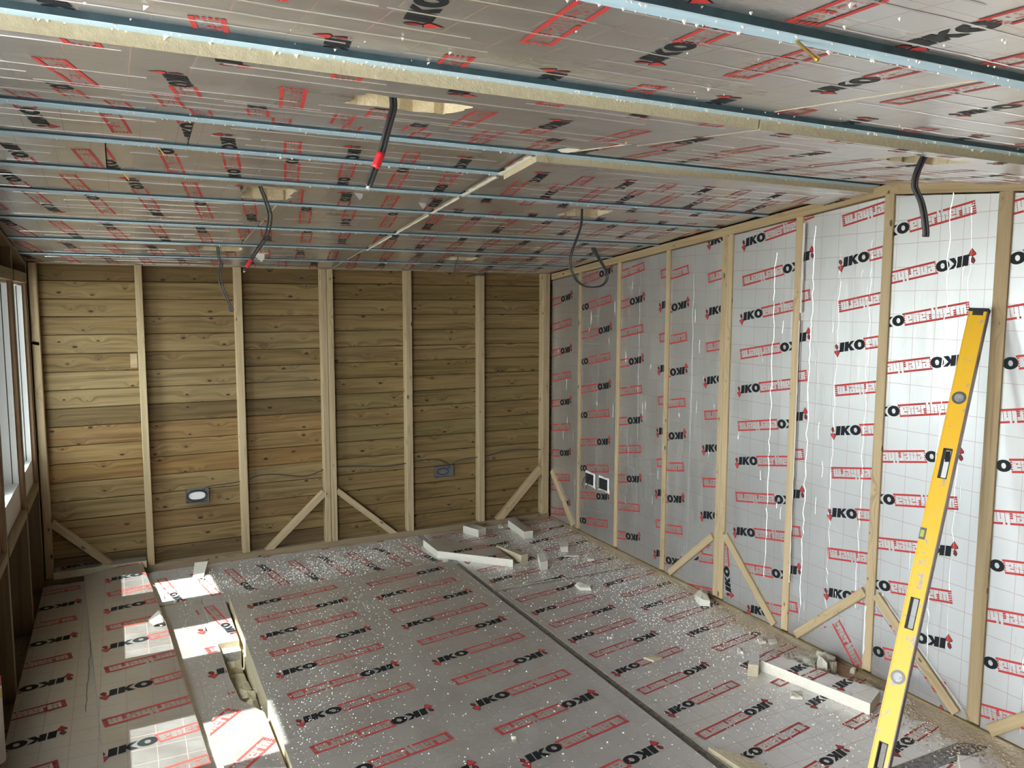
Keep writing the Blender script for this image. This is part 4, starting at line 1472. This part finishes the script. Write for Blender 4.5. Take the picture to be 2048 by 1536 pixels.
def inbox(x0, x1, y0, y1, f):
    def g(r):
        for _ in range(12):
            x, y = (p for p in f(r))
            if x0 < x < x1 and y0 < y < y1:
                return x, y
        return None
    return g


def multi(fs):
    def g(r):
        t = r.random() * sum(w for w, _ in fs)
        for w, f in fs:
            t -= w
            if t <= 0:
                return f(r)
        return fs[-1][1](r)
    return g


uni = lambda x0, x1, y0, y1: (lambda r: (r.uniform(x0, x1), r.uniform(y0, y1)))
crumbs('foam_crumbs', 4200, inbox(-2.6, -1.18, -3.55, -.78, multi([(3, uni(-2.6, -1.18, -3.5, -.78)), (2, blob((-1.9, -1.2), (.4, .35))), (2, blob((-2.3, -1.7), (.25, .4))), (1.2, blob((-2.45, -2.4), (.15, .25)))])),
       .0011, .005, 'dust', 'fine white foam crumbs scattered over the wide loose board', 'foam crumbs', lambda x, y: .0302, 1)
crumbs('foam_crumbs', 5200, inbox(-2.95, -1.19, -.735, -.02, multi([(2, uni(-2.9, -1.2, -.72, -.02)), (3, blob((-1.7, -.3), (.3, .12))), (3, blob((-2.1, -.5), (.3, .1))), (2, blob((-2.75, -.4), (.1, .1)))])),
       .0016, .008, 'dust', 'white foam crumbs drifted along the foot of the timber-clad wall', 'foam crumbs', lambda x, y: .0003, 2)
crumbs('foam_crumbs', 13000, inbox(-1.09, -.01, -4.2, -.03, multi([(3, uni(-1.09, 0, -3.6, 0)), (3, blob((-.25, -1.0), (.2, .6))), (3, blob((-.3, -2.0), (.2, .5))), (2, blob((-.7, -.7), (.25, .3))), (2.2, blob((-.25, -2.9), (.2, .5)))])),
       .0014, .0062, 'dust', 'pale foam crumbs strewn over the floor beside the foil wall', 'foam crumbs', lambda x, y: .0003, 3)
crumbs('foam_crumbs', 900, inbox(-2.88, -2.7, -3.0, -.7, uni(-2.9, -2.7, -2.9, -.7)), .001, .004, 'dust', 'white crumbs on the low board beside the gap', 'foam crumbs', lambda x, y: -.0037, 4)
crumbs('foam_crumbs', 500, inbox(-2.84, -2.63, -2.62, -1.95, uni(-2.86, -2.62, -2.7, -1.9)), .001, .004, 'dust', 'white crumbs on the triangular offcut', 'foam crumbs',
       lambda x, y: .0098, 8)
crumbs('sawdust', 7500, inbox(-.42, -.005, -4.3, -.1, multi([(2, lambda r: (-.01 - abs(r.gauss(0, .09)), r.uniform(-4.2, -.2))), (3, lambda r: (-abs(r.gauss(.08, .09)), r.gauss(-2.5, .35))), (2.5, lambda r: (-abs(r.gauss(.12, .1)), r.gauss(-3.6, .3))),
                                                          (1.5, lambda r: (-abs(r.gauss(.15, .1)), r.gauss(-1.1, .3)))])),
       .002, .010, 'sawdust', 'tan sawdust drifted along the foot of the foil-covered wall', 'sawdust', lambda x, y: .0004, 5, .35)


def mound(y0, y1, w, h, label, seed, x0=-.001):
    rnd = random.Random(seed)
    ny, nx = 26, 9
    ph = [rnd.random() * 6.28 for _ in range(6)]
    mb = MB()
    Z = {}
    for i in range(ny + 1):
        t = i / ny
        y = y0 + (y1 - y0) * t
        ww = w * (.35 + .65 * math.sin(math.pi * t) ** .6) * (.75 + .25 * math.sin(7 * t + ph[0]) + .18 * math.sin(17 * t + ph[1]))
        for j in range(nx + 1):
            s = j / nx
            z = h * (1 - s) ** 1.4 * math.sin(math.pi * t) ** .5 * (.7 + .3 * math.sin(11 * t + 5 * s + ph[2]) + .25 * rnd.random())
            Z[i, j] = (x0 - ww * s, y, max(.0006, z) if j < nx else .0003)
    for i in range(ny):
        for j in range(nx):
            mb.face([Z[i, j], Z[i + 1, j], Z[i + 1, j + 1], Z[i, j + 1]])
    return tag(mb.build('sawdust', ['sawdust'], None, smooth=True), label, 'sawdust', kind='stuff')


mound(-2.85, -2.10, .13, .014, 'sawdust drift between the double stud and the chip heap', 11)
mound(-3.30, -2.86, .10, .006, 'sawdust drift behind the long thin offcut', 12)
mound(-4.0, -3.36, .20, .014, 'sawdust drift at the bottom right corner', 13)
mound(-1.95, -1.45, .08, .010, 'sawdust drift before the double stud', 14)
mound(-1.35, -.55, .12, .008, 'sawdust drift below the pair of back boxes', 15)
# crumbs clinging to the ceiling battens and cut edges
rnd = random.Random(77)
V, Fc = [], []
for y, xa, xb in bat[:10]:
    for _ in range(330):
        x = rnd.uniform(xa + .02, xb - .02)
        yy = y + rnd.choice((-.0165, .0165)) + rnd.gauss(0, .003)
        if rnd.random() < .25:
            yy = y + rnd.uniform(-.2, .2)
        s_ = rnd.uniform(.0008, .003) * (1.6 if rnd.random() < .08 else 1)
        z = zc(yy) + (.011 if abs(yy - y) > .02 else -.0005)
        b0 = len(V)
        V += [(x - s_, yy - s_, z), (x + s_, yy - s_, z), (x, yy + s_, z), (x + rnd.uniform(-s_, s_), yy, z - 1.6 * s_)]
        Fc += [(b0, b0 + 3, b0 + 1), (b0 + 1, b0 + 3, b0 + 2), (b0 + 2, b0 + 3, b0)]
me = bpy.data.meshes.new('foam_crumbs')
me.from_pydata(V, [], Fc)
me.materials.append(M['dust'])
o = bpy.data.objects.new('foam_crumbs', me)
col.objects.link(o)
tag(put(o, ceiling), kind='stuff')
